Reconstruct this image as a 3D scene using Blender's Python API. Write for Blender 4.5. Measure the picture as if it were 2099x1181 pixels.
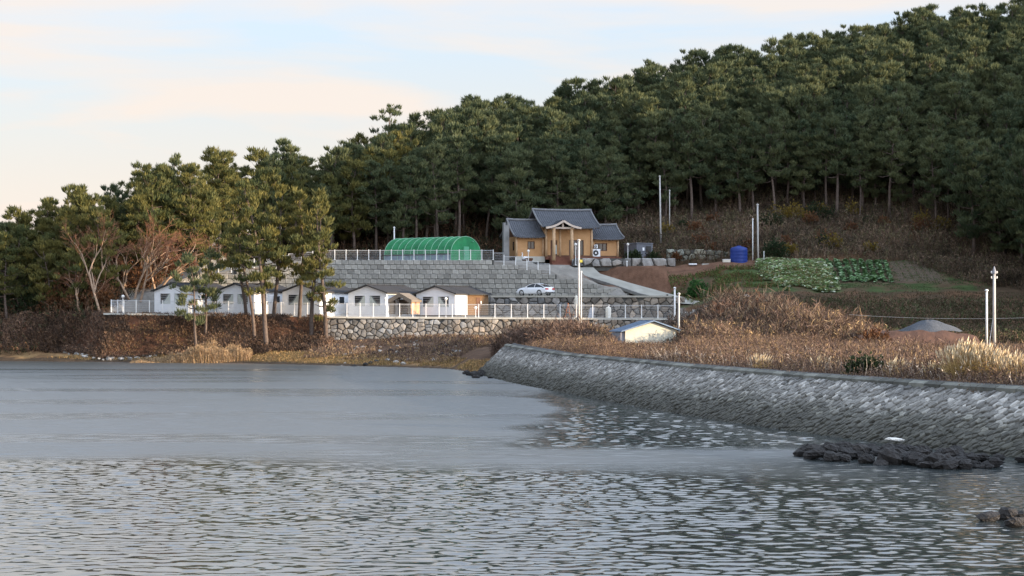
import bpy, math, random
import numpy as np
from mathutils import Vector, Matrix
random.seed(7)
RNG = np.random.default_rng(11)
F, HC, CX, HY = 4200.0, 4.8, 1049.5, 652.0      # focal length in photo pixels, eye height over the water, image centre, horizon row
def P(px, py, Y):
    return ((px - CX) * Y / F, Y, HC - (py - HY) * Y / F)
def PXX(px, Y): return (px - CX) * Y / F

scene = bpy.context.scene
for o in list(bpy.data.objects): bpy.data.objects.remove(o)
COL = scene.collection

# ------------------------------------------------------------------ camera
cam_d = bpy.data.cameras.new('camera'); cam = bpy.data.objects.new('camera', cam_d); COL.objects.link(cam)
cam.location = (0, 0, HC); cam.rotation_euler = (math.radians(90), 0, 0)
cam_d.sensor_width = 36; cam_d.lens = 36 * F / 2099; cam_d.shift_y = (HY - 590.5) / 2099
cam_d.clip_start = 0.5; cam_d.clip_end = 9000
scene.camera = cam

# ------------------------------------------------------------------ sun, sky, exposure
SUN_EL, SUN_AZ = math.radians(8.0), math.atan2(0.93, -0.36)     # azimuth measured from +Y towards +X
SV = Vector((math.sin(SUN_AZ) * math.cos(SUN_EL), math.cos(SUN_AZ) * math.cos(SUN_EL), math.sin(SUN_EL)))
sl = bpy.data.lights.new('sun', 'SUN'); so = bpy.data.objects.new('sun', sl); COL.objects.link(so)
sl.energy = 2.7; sl.angle = math.radians(0.6); sl.color = (1.0, 0.77, 0.52)
so.rotation_euler = SV.to_track_quat('Z', 'Y').to_euler(); so.location = (60, -20, 60)
scene.view_settings.view_transform = 'Standard'
scene.view_settings.look = 'None'; scene.view_settings.gamma = 1.0
scene.view_settings.use_curve_mapping = False
scene.view_settings.exposure = 1.74

world = bpy.data.worlds.new('World'); scene.world = world; world.use_nodes = True
wn = world.node_tree; wn.nodes.clear()
def W(t, **k):
    n = wn.nodes.new(t)
    for a, b in k.items(): setattr(n, a, b)
    return n
def LK(nt, a, b): nt.links.new(a, b)
wo = W('ShaderNodeOutputWorld'); bg = W('ShaderNodeBackground'); bg.inputs['Strength'].default_value = 0.15
sky = W('ShaderNodeTexSky'); sky.sky_type = 'NISHITA'; sky.sun_disc = False
sky.sun_elevation = SUN_EL; sky.sun_rotation = SUN_AZ; sky.altitude = 0; sky.air_density = 1.0; sky.dust_density = 0.5; sky.ozone_density = 1.0
tc = W('ShaderNodeTexCoord'); sx = W('ShaderNodeSeparateXYZ'); LK(wn, tc.outputs['Generated'], sx.inputs[0])
mp = W('ShaderNodeMapping'); mp.inputs['Scale'].default_value = (2.6, 2.6, 17); mp.inputs['Rotation'].default_value = (0, math.radians(-5), 0); mp.inputs['Location'].default_value = (3.05, 0.4, 0.35)
LK(wn, tc.outputs['Generated'], mp.inputs[0])
nz = W('ShaderNodeTexNoise'); nz.inputs['Scale'].default_value = 1.9; nz.inputs['Detail'].default_value = 5; nz.inputs['Roughness'].default_value = 0.5; nz.inputs['Distortion'].default_value = 0.35
LK(wn, mp.outputs[0], nz.inputs['Vector'])
rp = W('ShaderNodeValToRGB'); rp.color_ramp.elements[0].position = 0.34; rp.color_ramp.elements[1].position = 0.53
LK(wn, nz.outputs['Fac'], rp.inputs[0])
# cloud sheet thins out high overhead, thick near the horizon
el = W('ShaderNodeMapRange'); el.inputs['From Min'].default_value = 0.06; el.inputs['From Max'].default_value = 0.36
el.inputs['To Min'].default_value = 1.0; el.inputs['To Max'].default_value = 0.3; LK(wn, sx.outputs['Z'], el.inputs['Value'])
lowh = W('ShaderNodeMapRange'); lowh.inputs['From Min'].default_value = 0.04; lowh.inputs['From Max'].default_value = 0.135
lowh.inputs['To Min'].default_value = 0.95; lowh.inputs['To Max'].default_value = 0.0; LK(wn, sx.outputs['Z'], lowh.inputs['Value'])
mx0 = W('ShaderNodeMath', operation='MAXIMUM'); LK(wn, rp.outputs['Color'], mx0.inputs[0]); LK(wn, lowh.outputs[0], mx0.inputs[1])
ml = W('ShaderNodeMath', operation='MULTIPLY'); LK(wn, mx0.outputs[0], ml.inputs[0]); LK(wn, el.outputs[0], ml.inputs[1])
m2 = W('ShaderNodeMath', operation='MULTIPLY'); LK(wn, ml.outputs[0], m2.inputs[0]); m2.inputs[1].default_value = 0.95
mixc = W('ShaderNodeMix', data_type='RGBA'); LK(wn, m2.outputs[0], mixc.inputs['Factor'])
tnt = W('ShaderNodeVectorMath', operation='MULTIPLY'); LK(wn, sky.outputs['Color'], tnt.inputs[0]); tnt.inputs[1].default_value = (.78, .84, 1.05); veil = W('ShaderNodeMix', data_type='RGBA'); veil.inputs['Factor'].default_value = .86; veil.inputs['B'].default_value = (1.50, 1.60, 1.62, 1); LK(wn, tnt.outputs[0], veil.inputs['A']); vcm = W('ShaderNodeMapRange'); vcm.inputs['From Min'].default_value = 0.06; vcm.inputs['From Max'].default_value = 0.30; LK(wn, sx.outputs['Z'], vcm.inputs['Value'])
vcol = W('ShaderNodeMix', data_type='RGBA'); vcol.inputs['A'].default_value = (1.34, 1.42, 1.46, 1); vcol.inputs['B'].default_value = (1.50, 1.92, 2.55, 1); LK(wn, vcm.outputs[0], vcol.inputs['Factor']); LK(wn, vcol.outputs['Result'], veil.inputs['B'])
LK(wn, veil.outputs['Result'], mixc.inputs['A']); mixc.inputs['B'].default_value = (2.02, 1.76, 1.56, 1)
hs = W('ShaderNodeHueSaturation')
# thin cloud brightens towards the low sun; glow added to lift shaded faces
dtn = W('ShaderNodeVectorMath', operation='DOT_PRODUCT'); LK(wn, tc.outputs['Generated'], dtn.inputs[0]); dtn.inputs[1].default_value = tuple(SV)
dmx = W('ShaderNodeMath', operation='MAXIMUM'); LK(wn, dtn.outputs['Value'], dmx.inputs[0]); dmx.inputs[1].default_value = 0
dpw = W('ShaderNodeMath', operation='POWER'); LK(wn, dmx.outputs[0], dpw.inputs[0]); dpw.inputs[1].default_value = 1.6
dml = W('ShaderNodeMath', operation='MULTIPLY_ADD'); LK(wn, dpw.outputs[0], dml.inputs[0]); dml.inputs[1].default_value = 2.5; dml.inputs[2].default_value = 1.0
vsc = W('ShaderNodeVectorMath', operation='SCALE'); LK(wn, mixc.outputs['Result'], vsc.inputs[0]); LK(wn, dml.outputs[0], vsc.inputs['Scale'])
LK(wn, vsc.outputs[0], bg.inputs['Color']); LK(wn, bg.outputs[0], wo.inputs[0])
wn.nodes.remove(hs)

# ------------------------------------------------------------------ materials
def new_mat(name):
    m = bpy.data.materials.new(name); m.use_nodes = True
    nt = m.node_tree; b = nt.nodes['Principled BSDF']
    return m, nt, b
def mat(name, c, rough=0.8, var=0.2, scale=3.0, bump=0.0, bscale=None, c2=None, metal=0.0, attr=None, objrand=0.0, spec=0.3, detail=4, translucent=0, stretch=None):
    m, nt, b = new_mat(name); N = nt.nodes
    b.inputs['Roughness'].default_value = rough; b.inputs['Metallic'].default_value = metal
    b.inputs['Specular IOR Level'].default_value = spec
    t = N.new('ShaderNodeTexCoord'); n = N.new('ShaderNodeTexNoise'); n.inputs['Scale'].default_value = scale; n.inputs['Detail'].default_value = detail
    src = t.outputs['Object']
    if stretch:
        mpn = N.new('ShaderNodeMapping'); mpn.inputs['Scale'].default_value = stretch; LK(nt, src, mpn.inputs[0]); src = mpn.outputs[0]
    LK(nt, src, n.inputs['Vector'])
    mr = N.new('ShaderNodeMapRange'); mr.inputs['From Min'].default_value = 0.3; mr.inputs['From Max'].default_value = 0.7; LK(nt, n.outputs['Fac'], mr.inputs['Value'])
    mx = N.new('ShaderNodeMix'); mx.data_type = 'RGBA'; LK(nt, mr.outputs[0], mx.inputs['Factor'])
    d = c2 if c2 else tuple(max(0, v * (1 - var)) for v in c)
    u = c if c2 else tuple(min(1, v * (1 + var)) for v in c)
    mx.inputs['A'].default_value = (*d, 1); mx.inputs['B'].default_value = (*u, 1)
    out = mx.outputs['Result']
    if attr:
        a = N.new('ShaderNodeAttribute'); a.attribute_name = attr
        mm = N.new('ShaderNodeMix'); mm.data_type = 'RGBA'; mm.blend_type = 'MULTIPLY'; mm.inputs['Factor'].default_value = 1
        LK(nt, out, mm.inputs['A']); LK(nt, a.outputs['Color'], mm.inputs['B']); out = mm.outputs['Result']
    if objrand:
        oi = N.new('ShaderNodeObjectInfo'); mr2 = N.new('ShaderNodeMapRange'); LK(nt, oi.outputs['Random'], mr2.inputs['Value'])
        mr2.inputs['To Min'].default_value = 1 - objrand; mr2.inputs['To Max'].default_value = 1 + objrand
        vm = N.new('ShaderNodeVectorMath'); vm.operation = 'SCALE'; LK(nt, out, vm.inputs[0]); LK(nt, mr2.outputs[0], vm.inputs['Scale']); out = vm.outputs[0]
    LK(nt, out, b.inputs['Base Color'])
    if bump:
        n2 = N.new('ShaderNodeTexNoise'); n2.inputs['Scale'].default_value = bscale or scale * 3; n2.inputs['Detail'].default_value = 5
        LK(nt, src, n2.inputs['Vector'])
        bp = N.new('ShaderNodeBump'); bp.inputs['Strength'].default_value = 1.0; bp.inputs['Distance'].default_value = bump
        LK(nt, n2.outputs['Fac'], bp.inputs['Height']); LK(nt, bp.outputs[0], b.inputs['Normal'])
    return m
def mat_foliage(name, dark, light, trans=0.25):
    m, nt, b = new_mat(name); N = nt.nodes
    b.inputs['Roughness'].default_value = 0.65; b.inputs['Specular IOR Level'].default_value = 0.25
    a = N.new('ShaderNodeAttribute'); a.attribute_name = 'tint'
    oi = N.new('ShaderNodeObjectInfo')
    ad = N.new('ShaderNodeMath'); ad.operation = 'MULTIPLY_ADD'; LK(nt, oi.outputs['Random'], ad.inputs[0]); ad.inputs[1].default_value = 0.55; ad.inputs[2].default_value = -0.2
    a2 = N.new('ShaderNodeMath'); a2.operation = 'ADD'; a2.use_clamp = True; LK(nt, a.outputs['Fac'], a2.inputs[0]); LK(nt, ad.outputs[0], a2.inputs[1])
    mx = N.new('ShaderNodeMix'); mx.data_type = 'RGBA'; mx.inputs['A'].default_value = (*dark, 1); mx.inputs['B'].default_value = (*light, 1)
    LK(nt, a2.outputs[0], mx.inputs['Factor']); LK(nt, mx.outputs['Result'], b.inputs['Base Color'])
    tr = N.new('ShaderNodeBsdfTranslucent'); LK(nt, mx.outputs['Result'], tr.inputs['Color'])
    ms = N.new('ShaderNodeMixShader'); ms.inputs[0].default_value = trans
    LK(nt, b.outputs[0], ms.inputs[1]); LK(nt, tr.outputs[0], ms.inputs[2]); LK(nt, ms.outputs[0], N['Material Output'].inputs[0])
    return m
M = {}
M['white'] = mat('white_siding', (0.84, 0.85, 0.86), 0.6, 0.05, 2, 0.01, c2=(0.78, 0.79, 0.80))
M['cream'] = mat('cream_wall', (0.72, 0.68, 0.58), 0.7, 0.06, 2)
M['charcoal'] = mat('charcoal_shingles', (0.032, 0.033, 0.037), 0.8, 0.25, 5, 0.02)
M['darktrim'] = mat('dark_trim', (0.05, 0.048, 0.046), 0.6, 0.1)
M['woodbrown'] = mat('brown_wood_cladding', (0.17, 0.10, 0.05), 0.75, 0.25, 2, 0.01, stretch=(1, 1, 8))
M['tile'] = mat('grey_roof_tiles', (0.115, 0.12, 0.135), 0.65, 0.25, 2.5, 0.02, c2=(0.08, 0.085, 0.095))
M['tileridge'] = mat('pale_ridge_tiles', (0.2, 0.2, 0.205), 0.7, 0.2, 4)
M['ochre'] = mat('ochre_plaster', (0.55, 0.315, 0.15), 0.85, 0.12, 1.5, 0.02, c2=(0.46, 0.26, 0.12))
M['timber'] = mat('pale_timber', (0.62, 0.42, 0.25), 0.7, 0.15, 3, 0.01, c2=(0.5, 0.33, 0.19))
M['timberdark'] = mat('dark_timber', (0.12, 0.06, 0.035), 0.7, 0.2, 3)
M['pinkwood'] = mat('weathered_gable_board', (0.6, 0.5, 0.42), 0.8, 0.1, 3)
M['deck'] = mat('redbrown_deck', (0.17, 0.07, 0.045), 0.75, 0.2, 3)
M['glass'] = mat('dark_window_glass', (0.02, 0.025, 0.03), 0.08, 0.1, 1, spec=0.6)
M['curtain'] = mat('grey_green_curtain', (0.52, 0.55, 0.50), 0.9, 0.12, 3)
M['curtaindark'] = mat('dark_curtain', (0.15, 0.17, 0.16), 0.9, 0.12, 3)
M['greennet'] = mat('green_vinyl_cover', (0.022, 0.20, 0.075), 0.6, 0.28, 0.9, 0.01)
M['greennet2'] = mat('pale_green_vinyl_door', (0.10, 0.32, 0.19), 0.5, 0.1, 2)
M['hoop'] = mat('pale_hoop', (0.25, 0.47, 0.33), 0.5, 0.1)
M['clear'] = mat('bluish_clear_vinyl', (0.20, 0.27, 0.33), 0.35, 0.25, 2)
M['block'] = mat('concrete_block', (0.29, 0.285, 0.268), 0.9, 0.25, 2.2, 0.03, 7, attr='tint')
M['core'] = mat('dark_joint', (0.09, 0.088, 0.08), 0.95, 0.2)
M['stone'] = mat('grey_wall_stone', (0.25, 0.245, 0.235), 0.9, 0.3, 2.0, 0.05, 5, attr='tint')
M['concrete'] = mat('pale_concrete', (0.48, 0.47, 0.42), 0.9, 0.12, 0.8, 0.01, 6)
M['ramp'] = mat('ramp_concrete', (0.34, 0.325, 0.28), 0.9, 0.15, 0.7, 0.01, 6)
M['postwhite'] = mat('white_fence_paint', (0.78, 0.78, 0.76), 0.5, 0.05)
M['wire'] = mat('galvanised_wire', (0.55, 0.56, 0.57), 0.5, 0.05)
M['pole'] = mat('weathered_concrete_pole', (0.52, 0.50, 0.47), 0.8, 0.12, 2)
M['bark'] = mat('pine_bark', (0.11, 0.082, 0.066), 0.9, 0.3, 3, 0.03, 8, objrand=0.25)
M['barkpale'] = mat('pale_bark', (0.36, 0.25, 0.17), 0.9, 0.25, 2, 0.02)
M['twig'] = mat('russet_twigs', (0.24, 0.115, 0.065), 0.9, 0.25, 1.5)
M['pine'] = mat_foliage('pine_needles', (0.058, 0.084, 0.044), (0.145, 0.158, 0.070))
M['pinewarm'] = mat_foliage('sun_tinted_needles', (0.072, 0.092, 0.036), (0.20, 0.175, 0.050))  # yellower copy of the needles: warm sunlight put into the leaf colour
M['bushgreen'] = mat_foliage('green_bush_leaves', (0.03, 0.08, 0.025), (0.08, 0.20, 0.05))
M['bushdark'] = mat_foliage('dark_bush_leaves', (0.02, 0.035, 0.016), (0.05, 0.07, 0.03))
M['bushyellow'] = mat_foliage('yellow_autumn_leaves', (0.16, 0.11, 0.02), (0.30, 0.22, 0.05))
M['bushrust'] = mat_foliage('rusty_autumn_leaves', (0.11, 0.045, 0.025), (0.22, 0.11, 0.05))
M['blade'] = mat('dry_blades', (1, 1, 1), 0.9, 0.1, 1.0, c2=(0.85, 0.85, 0.85), attr='tint', spec=0.1)
M['plume'] = mat('pampas_plume', (0.75, 0.66, 0.50), 0.9, 0.1, 2, attr='tint', spec=0.1)
M['rock'] = mat('dark_wet_rock', (0.024, 0.021, 0.019), 0.75, 0.4, 2.5, 0.08, 5, objrand=0.3, spec=0.4)
M['rockpale'] = mat('pale_beach_stone', (0.34, 0.32, 0.29), 0.9, 0.3, 2, 0.05, 5, objrand=0.35)
M['whitestone'] = mat('white_stone', (0.75, 0.72, 0.66), 0.8, 0.1)
M['carpaint'] = mat('white_car_paint', (0.80, 0.81, 0.83), 0.25, 0.02, 1, spec=0.5)
M['rubber'] = mat('black_rubber', (0.02, 0.02, 0.02), 0.8, 0.1)
M['rim'] = mat('silver_rim', (0.5, 0.5, 0.5), 0.35, 0.05, metal=0.6)
M['red'] = mat('red_tail_lamp', (0.5, 0.03, 0.02), 0.3, 0.05)
M['lampglobe'] = mat('white_lamp_globe', (0.85, 0.83, 0.78), 0.35, 0.03)
M['blue'] = mat('blue_tank_plastic', (0.02, 0.045, 0.22), 0.45, 0.1, 2)
M['blueroof'] = mat('blue_sheet_roof', (0.17, 0.24, 0.34), 0.55, 0.15, 3)
M['bluegrey'] = mat('bluegrey_panel', (0.27, 0.28, 0.31), 0.6, 0.08, 2)
M['bluegreydark'] = mat('dark_grey_panel', (0.14, 0.145, 0.165), 0.6, 0.08, 2)
M['yellowwall'] = mat('faded_yellow_wall', (0.62, 0.59, 0.47), 0.85, 0.18, 1.5, 0.02, c2=(0.50, 0.49, 0.41))
M['tent'] = mat('brown_tent_canvas', (0.20, 0.165, 0.13), 0.85, 0.15, 2)
M['orange'] = mat('orange_paint', (0.65, 0.20, 0.07), 0.6, 0.1)
M['gravel'] = mat('grey_gravel', (0.085, 0.093, 0.105), 0.95, 0.2, 6, 0.05, 12)
M['leafpale'] = mat('cabbage_leaf', (1, 1, 1), 0.6, 0.1, 2, attr='tint')
M['black'] = mat('black_plastic', (0.03, 0.03, 0.03), 0.5, 0.1)

# ------------------------------------------------------------------ object helpers
def tag(o, label=None, cat=None, group=None, kind=None):
    if label: o['label'] = label
    if cat: o['category'] = cat
    if group: o['group'] = group
    if kind: o['kind'] = kind
    return o
def empty(name, loc, rz=0.0, label=None, cat=None, group=None):
    o = bpy.data.objects.new(name, None); COL.objects.link(o); o.location = loc; o.rotation_euler = (0, 0, rz)
    o.empty_display_size = 0.3
    return tag(o, label, cat, group)
def link(name, me, parent=None, loc=None):
    o = bpy.data.objects.new(name, me); COL.objects.link(o)
    if parent: o.parent = parent
    if loc is not None: o.location = loc
    return o
def np_mesh(name, verts, tris=None, quads=None, mats=(), tint=None, smooth=False, matidx=None):
    """fast mesh from numpy: tris (n,3) and / or quads (n,4); tint: per-vertex RGB"""
    me = bpy.data.meshes.new(name)
    verts = np.asarray(verts, np.float32)
    nt = 0 if tris is None else len(tris); nq = 0 if quads is None else len(quads)
    me.vertices.add(len(verts)); me.vertices.foreach_set('co', verts.ravel())
    loops = np.concatenate([np.asarray(tris, np.int32).ravel() if nt else np.zeros(0, np.int32), np.asarray(quads, np.int32).ravel() if nq else np.zeros(0, np.int32)])
    me.loops.add(len(loops)); me.loops.foreach_set('vertex_index', loops)
    me.polygons.add(nt + nq)
    st = np.concatenate([np.arange(nt) * 3, nt * 3 + np.arange(nq) * 4]).astype(np.int32)
    me.polygons.foreach_set('loop_start', st)
    if smooth: me.polygons.foreach_set('use_smooth', np.ones(nt + nq, bool))
    if matidx is not None: me.polygons.foreach_set('material_index', np.asarray(matidx, np.int32))
    for m in mats: me.materials.append(m)
    me.update(calc_edges=True)
    if tint is not None:
        a = me.color_attributes.new('tint', 'FLOAT_COLOR', 'POINT')
        c = np.ones((len(verts), 4), np.float32); c[:, :3] = tint; a.data.foreach_set('color', c.ravel())
    return me
class MB:
    def __init__(s): s.v = []; s.f = []
    def add(s, vs, fs):
        k = len(s.v); s.v += [tuple(v) for v in vs]; s.f += [tuple(i + k for i in f) for f in fs]; return s
    def box(s, x0, x1, y0, y1, z0, z1):
        return s.add([(x0,y0,z0),(x1,y0,z0),(x1,y1,z0),(x0,y1,z0),(x0,y0,z1),(x1,y0,z1),(x1,y1,z1),(x0,y1,z1)],
                     [(0,3,2,1),(4,5,6,7),(0,1,5,4),(1,2,6,5),(2,3,7,6),(3,0,4,7)])
    def bevbox(s, x0, x1, y0, y1, z0, z1, b):
        # chamfered front (towards -y) box
        vs = [(x0,y1,z0),(x1,y1,z0),(x1,y1,z1),(x0,y1,z1),(x0,y0+b,z0),(x1,y0+b,z0),(x1,y0+b,z1),(x0,y0+b,z1),
              (x0+b,y0,z0+b),(x1-b,y0,z0+b),(x1-b,y0,z1-b),(x0+b,y0,z1-b)]
        return s.add(vs, [(0,1,5,4),(1,2,6,5),(2,3,7,6),(3,0,4,7),(4,5,9,8),(5,6,10,9),(6,7,11,10),(7,4,8,11),(8,9,10,11),(1,0,3,2)])
    def tube(s, pts, rad, n=6, cap=True):
        pts = [Vector(p) for p in pts]; rings = []
        if not hasattr(rad, '__len__'): rad = [rad] * len(pts)
        up = Vector((0, 0, 1))
        for i, p in enumerate(pts):
            t = (pts[min(i + 1, len(pts) - 1)] - pts[max(i - 1, 0)])
            t = t.normalized() if t.length > 1e-9 else Vector((0, 0, 1))
            a = t.cross(Vector((1, 0, 0)) if abs(t.x) < 0.8 else Vector((0, 1, 0))).normalized(); b = t.cross(a)
            rings.append([p + (a * math.cos(2 * math.pi * k / n) + b * math.sin(2 * math.pi * k / n)) * rad[i] for k in range(n)])
        vs = [v for r in rings for v in r]; fs = []
        for i in range(len(pts) - 1):
            for k in range(n):
                fs.append((i*n+k, i*n+(k+1) % n, (i+1)*n+(k+1) % n, (i+1)*n+k))
        if cap: fs += [tuple(range(n))[::-1], tuple((len(pts)-1)*n + k for k in range(n))]
        return s.add(vs, fs)
    def bar(s, a, b, w, h):
        a, b = Vector(a), Vector(b); t = (b - a).normalized()
        u = t.cross(Vector((0, 0, 1))); u = u.normalized() if u.length > 1e-4 else Vector((1, 0, 0)); v = u.cross(t)
        c = [(-w/2, -h/2), (w/2, -h/2), (w/2, h/2), (-w/2, h/2)]
        return s.add([a + u*p + v*q for p, q in c] + [b + u*p + v*q for p, q in c], [(3,2,1,0),(4,5,6,7),(0,1,5,4),(1,2,6,5),(2,3,7,6),(3,0,4,7)])
    def prism(s, poly, y0, y1):
        n = len(poly)
        return s.add([(x, y0, z) for x, z in poly] + [(x, y1, z) for x, z in poly],
                     [tuple(range(n)), tuple(range(2*n-1, n-1, -1))] + [(i, i+n, (i+1) % n + n, (i+1) % n) for i in range(n)])
    def prism_x(s, poly, x0, x1):
        n = len(poly)
        return s.add([(x0, y, z) for y, z in poly] + [(x1, y, z) for y, z in poly],
                     [tuple(range(n))[::-1], tuple(range(n, 2*n))] + [((i+1) % n, (i+1) % n + n, i+n, i) for i in range(n)])
    def lathe(s, prof, n=16, c=(0, 0, 0)):
        k = len(s.v); vs = []; fs = []
        for r, z in prof: vs += [(c[0] + r*math.cos(2*math.pi*i/n), c[1] + r*math.sin(2*math.pi*i/n), c[2] + z) for i in range(n)]
        for j in range(len(prof) - 1):
            for i in range(n): fs.append((j*n+i, j*n+(i+1) % n, (j+1)*n+(i+1) % n, (j+1)*n+i))
        fs.append(tuple(range(n))[::-1]); fs.append(tuple((len(prof)-1)*n+i for i in range(n)))
        return s.add(vs, fs)
    def mesh(s, name, m, smooth=False, tint=None):
        me = bpy.data.meshes.new(name); me.from_pydata(s.v, [], s.f); me.materials.append(m)
        if smooth: me.polygons.foreach_set('use_smooth', [True] * len(me.polygons))
        me.update()
        if tint is not None:
            a = me.color_attributes.new('tint', 'FLOAT_COLOR', 'POINT')
            a.data.foreach_set('color', list((*tint, 1.0)) * len(s.v))
        return me
    def build(s, name, m, parent=None, smooth=False, loc=None, tint=None):
        return link(name, s.mesh(name, m, smooth, tint), parent, loc)
def copy_tree(root, loc, rz=None, label=None, cat=None, group=None, scale=None):
    r = root.copy(); COL.objects.link(r); r.location = loc
    if rz is not None: r.rotation_euler = (0, 0, rz)
    if scale is not None: r.scale = scale
    if label: r['label'] = label
    if group: r['group'] = group
    for ch in KIDS[root.name]:
        c = ch.copy(); COL.objects.link(c); c.parent = r
        for g in KIDS.get(ch.name, []):
            d = g.copy(); COL.objects.link(d); d.parent = c
    return r
KIDS = {}
def reg(root):
    KIDS[root.name] = [o for o in bpy.data.objects if o.parent == root]
    for c in KIDS[root.name]: KIDS[c.name] = [o for o in bpy.data.objects if o.parent == c]
    return root

# ------------------------------------------------------------------ value noise
_T = RNG.random((256, 256))
def vnoise(x, y):
    xi = np.floor(x).astype(int); yi = np.floor(y).astype(int); fx = x - xi; fy = y - yi
    fx = fx*fx*(3-2*fx); fy = fy*fy*(3-2*fy)
    a = _T[xi % 256, yi % 256]; b = _T[(xi+1) % 256, yi % 256]; c = _T[xi % 256, (yi+1) % 256]; d = _T[(xi+1) % 256, (yi+1) % 256]
    return (a*(1-fx)+b*fx)*(1-fy)+(c*(1-fx)+d*fx)*fy
def fbm(x, y, o=4):
    s = 0; a = 0.5; t = 0
    for i in range(o): s = s + a*vnoise(x*2**i+17*i, y*2**i+5*i); t += a; a *= .5
    return s/t
def sm(a, b, t):
    t = np.clip((t-a)/(b-a), 0, 1); return t*t*(3-2*t)

# ------------------------------------------------------------------ terrain function
SWY = np.array([30, 45, 60, 70.2, 77, 85.4, 94.2, 108.4, 126.8, 147, 172, 178, 200, 260.])
SWX = np.array([33, 27.0, 21.2, 17.4, 14.7, 12.3, 10.1, 7.19, 4.12, .75, -2.6, -3.2, 4, 30.])
def Xb(y): return np.interp(y, SWY, SWX)
def shore(x): return np.interp(x, [-400, -120, -75, -57, -28, -17, -8, -5.4, -3.5, 0], [300, 240, 233, 229, 217, 206, 197, 191, 180, 176])
RXp = [-400, -110, -80, -60, -45, -38, -24, -10, 7, 32, 63, 82, 110, 150, 400]
def g_ridge(x): return np.interp(x, RXp, [-3, -2, 0, 4.5, 13, 13.5, 17, 22.5, 26, 33, 40.3, 42.5, 50, 58, 60])
def y_ridge(x): return np.interp(x, RXp, [300, 260, 250, 248, 256, 268, 290, 300, 310, 320, 330, 330, 330, 330, 330])
ROAD = [((1146, 549, 262.3), (1216, 548, 262.3)), ((1181, 561, 258.5), (1230, 561, 259.5)), ((1250, 582, 254.5), (1292, 580, 255.5)),
        ((1313, 603, 250.5), (1376, 603, 251)), ((1330, 607, 247.5), (1432, 617, 245.5)), ((1345, 618, 243.5), (1450, 626, 241))]
ROADW = [(P(*a), P(*b)) for a, b in ROAD]
T1Z = lambda x: np.interp(x, [-45, -18, 20], [5.3, 4.9, 4.7])
WTOP_PX = [430, 470, 545, 640, 1013, 1060, 1110, 1142, 1185, 1225, 1262, 1295]
WTOP_Z = [10.2, 10.7, 11.3, 11.9, 11.9, 11.32, 10.74, 10.16, 9.58, 9.0, 8.42, 7.5]
def wtop(x): return np.interp(x/250.5*F+CX, WTOP_PX, WTOP_Z)
def YB0(x): return np.interp(x, [-60, -48, -45, -30], [236, 229, 225.8, 223.3])
def YB1(x): return np.interp(x, [-60, -48, -45, -30], [240, 233, 229.2, 229.2])
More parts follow.
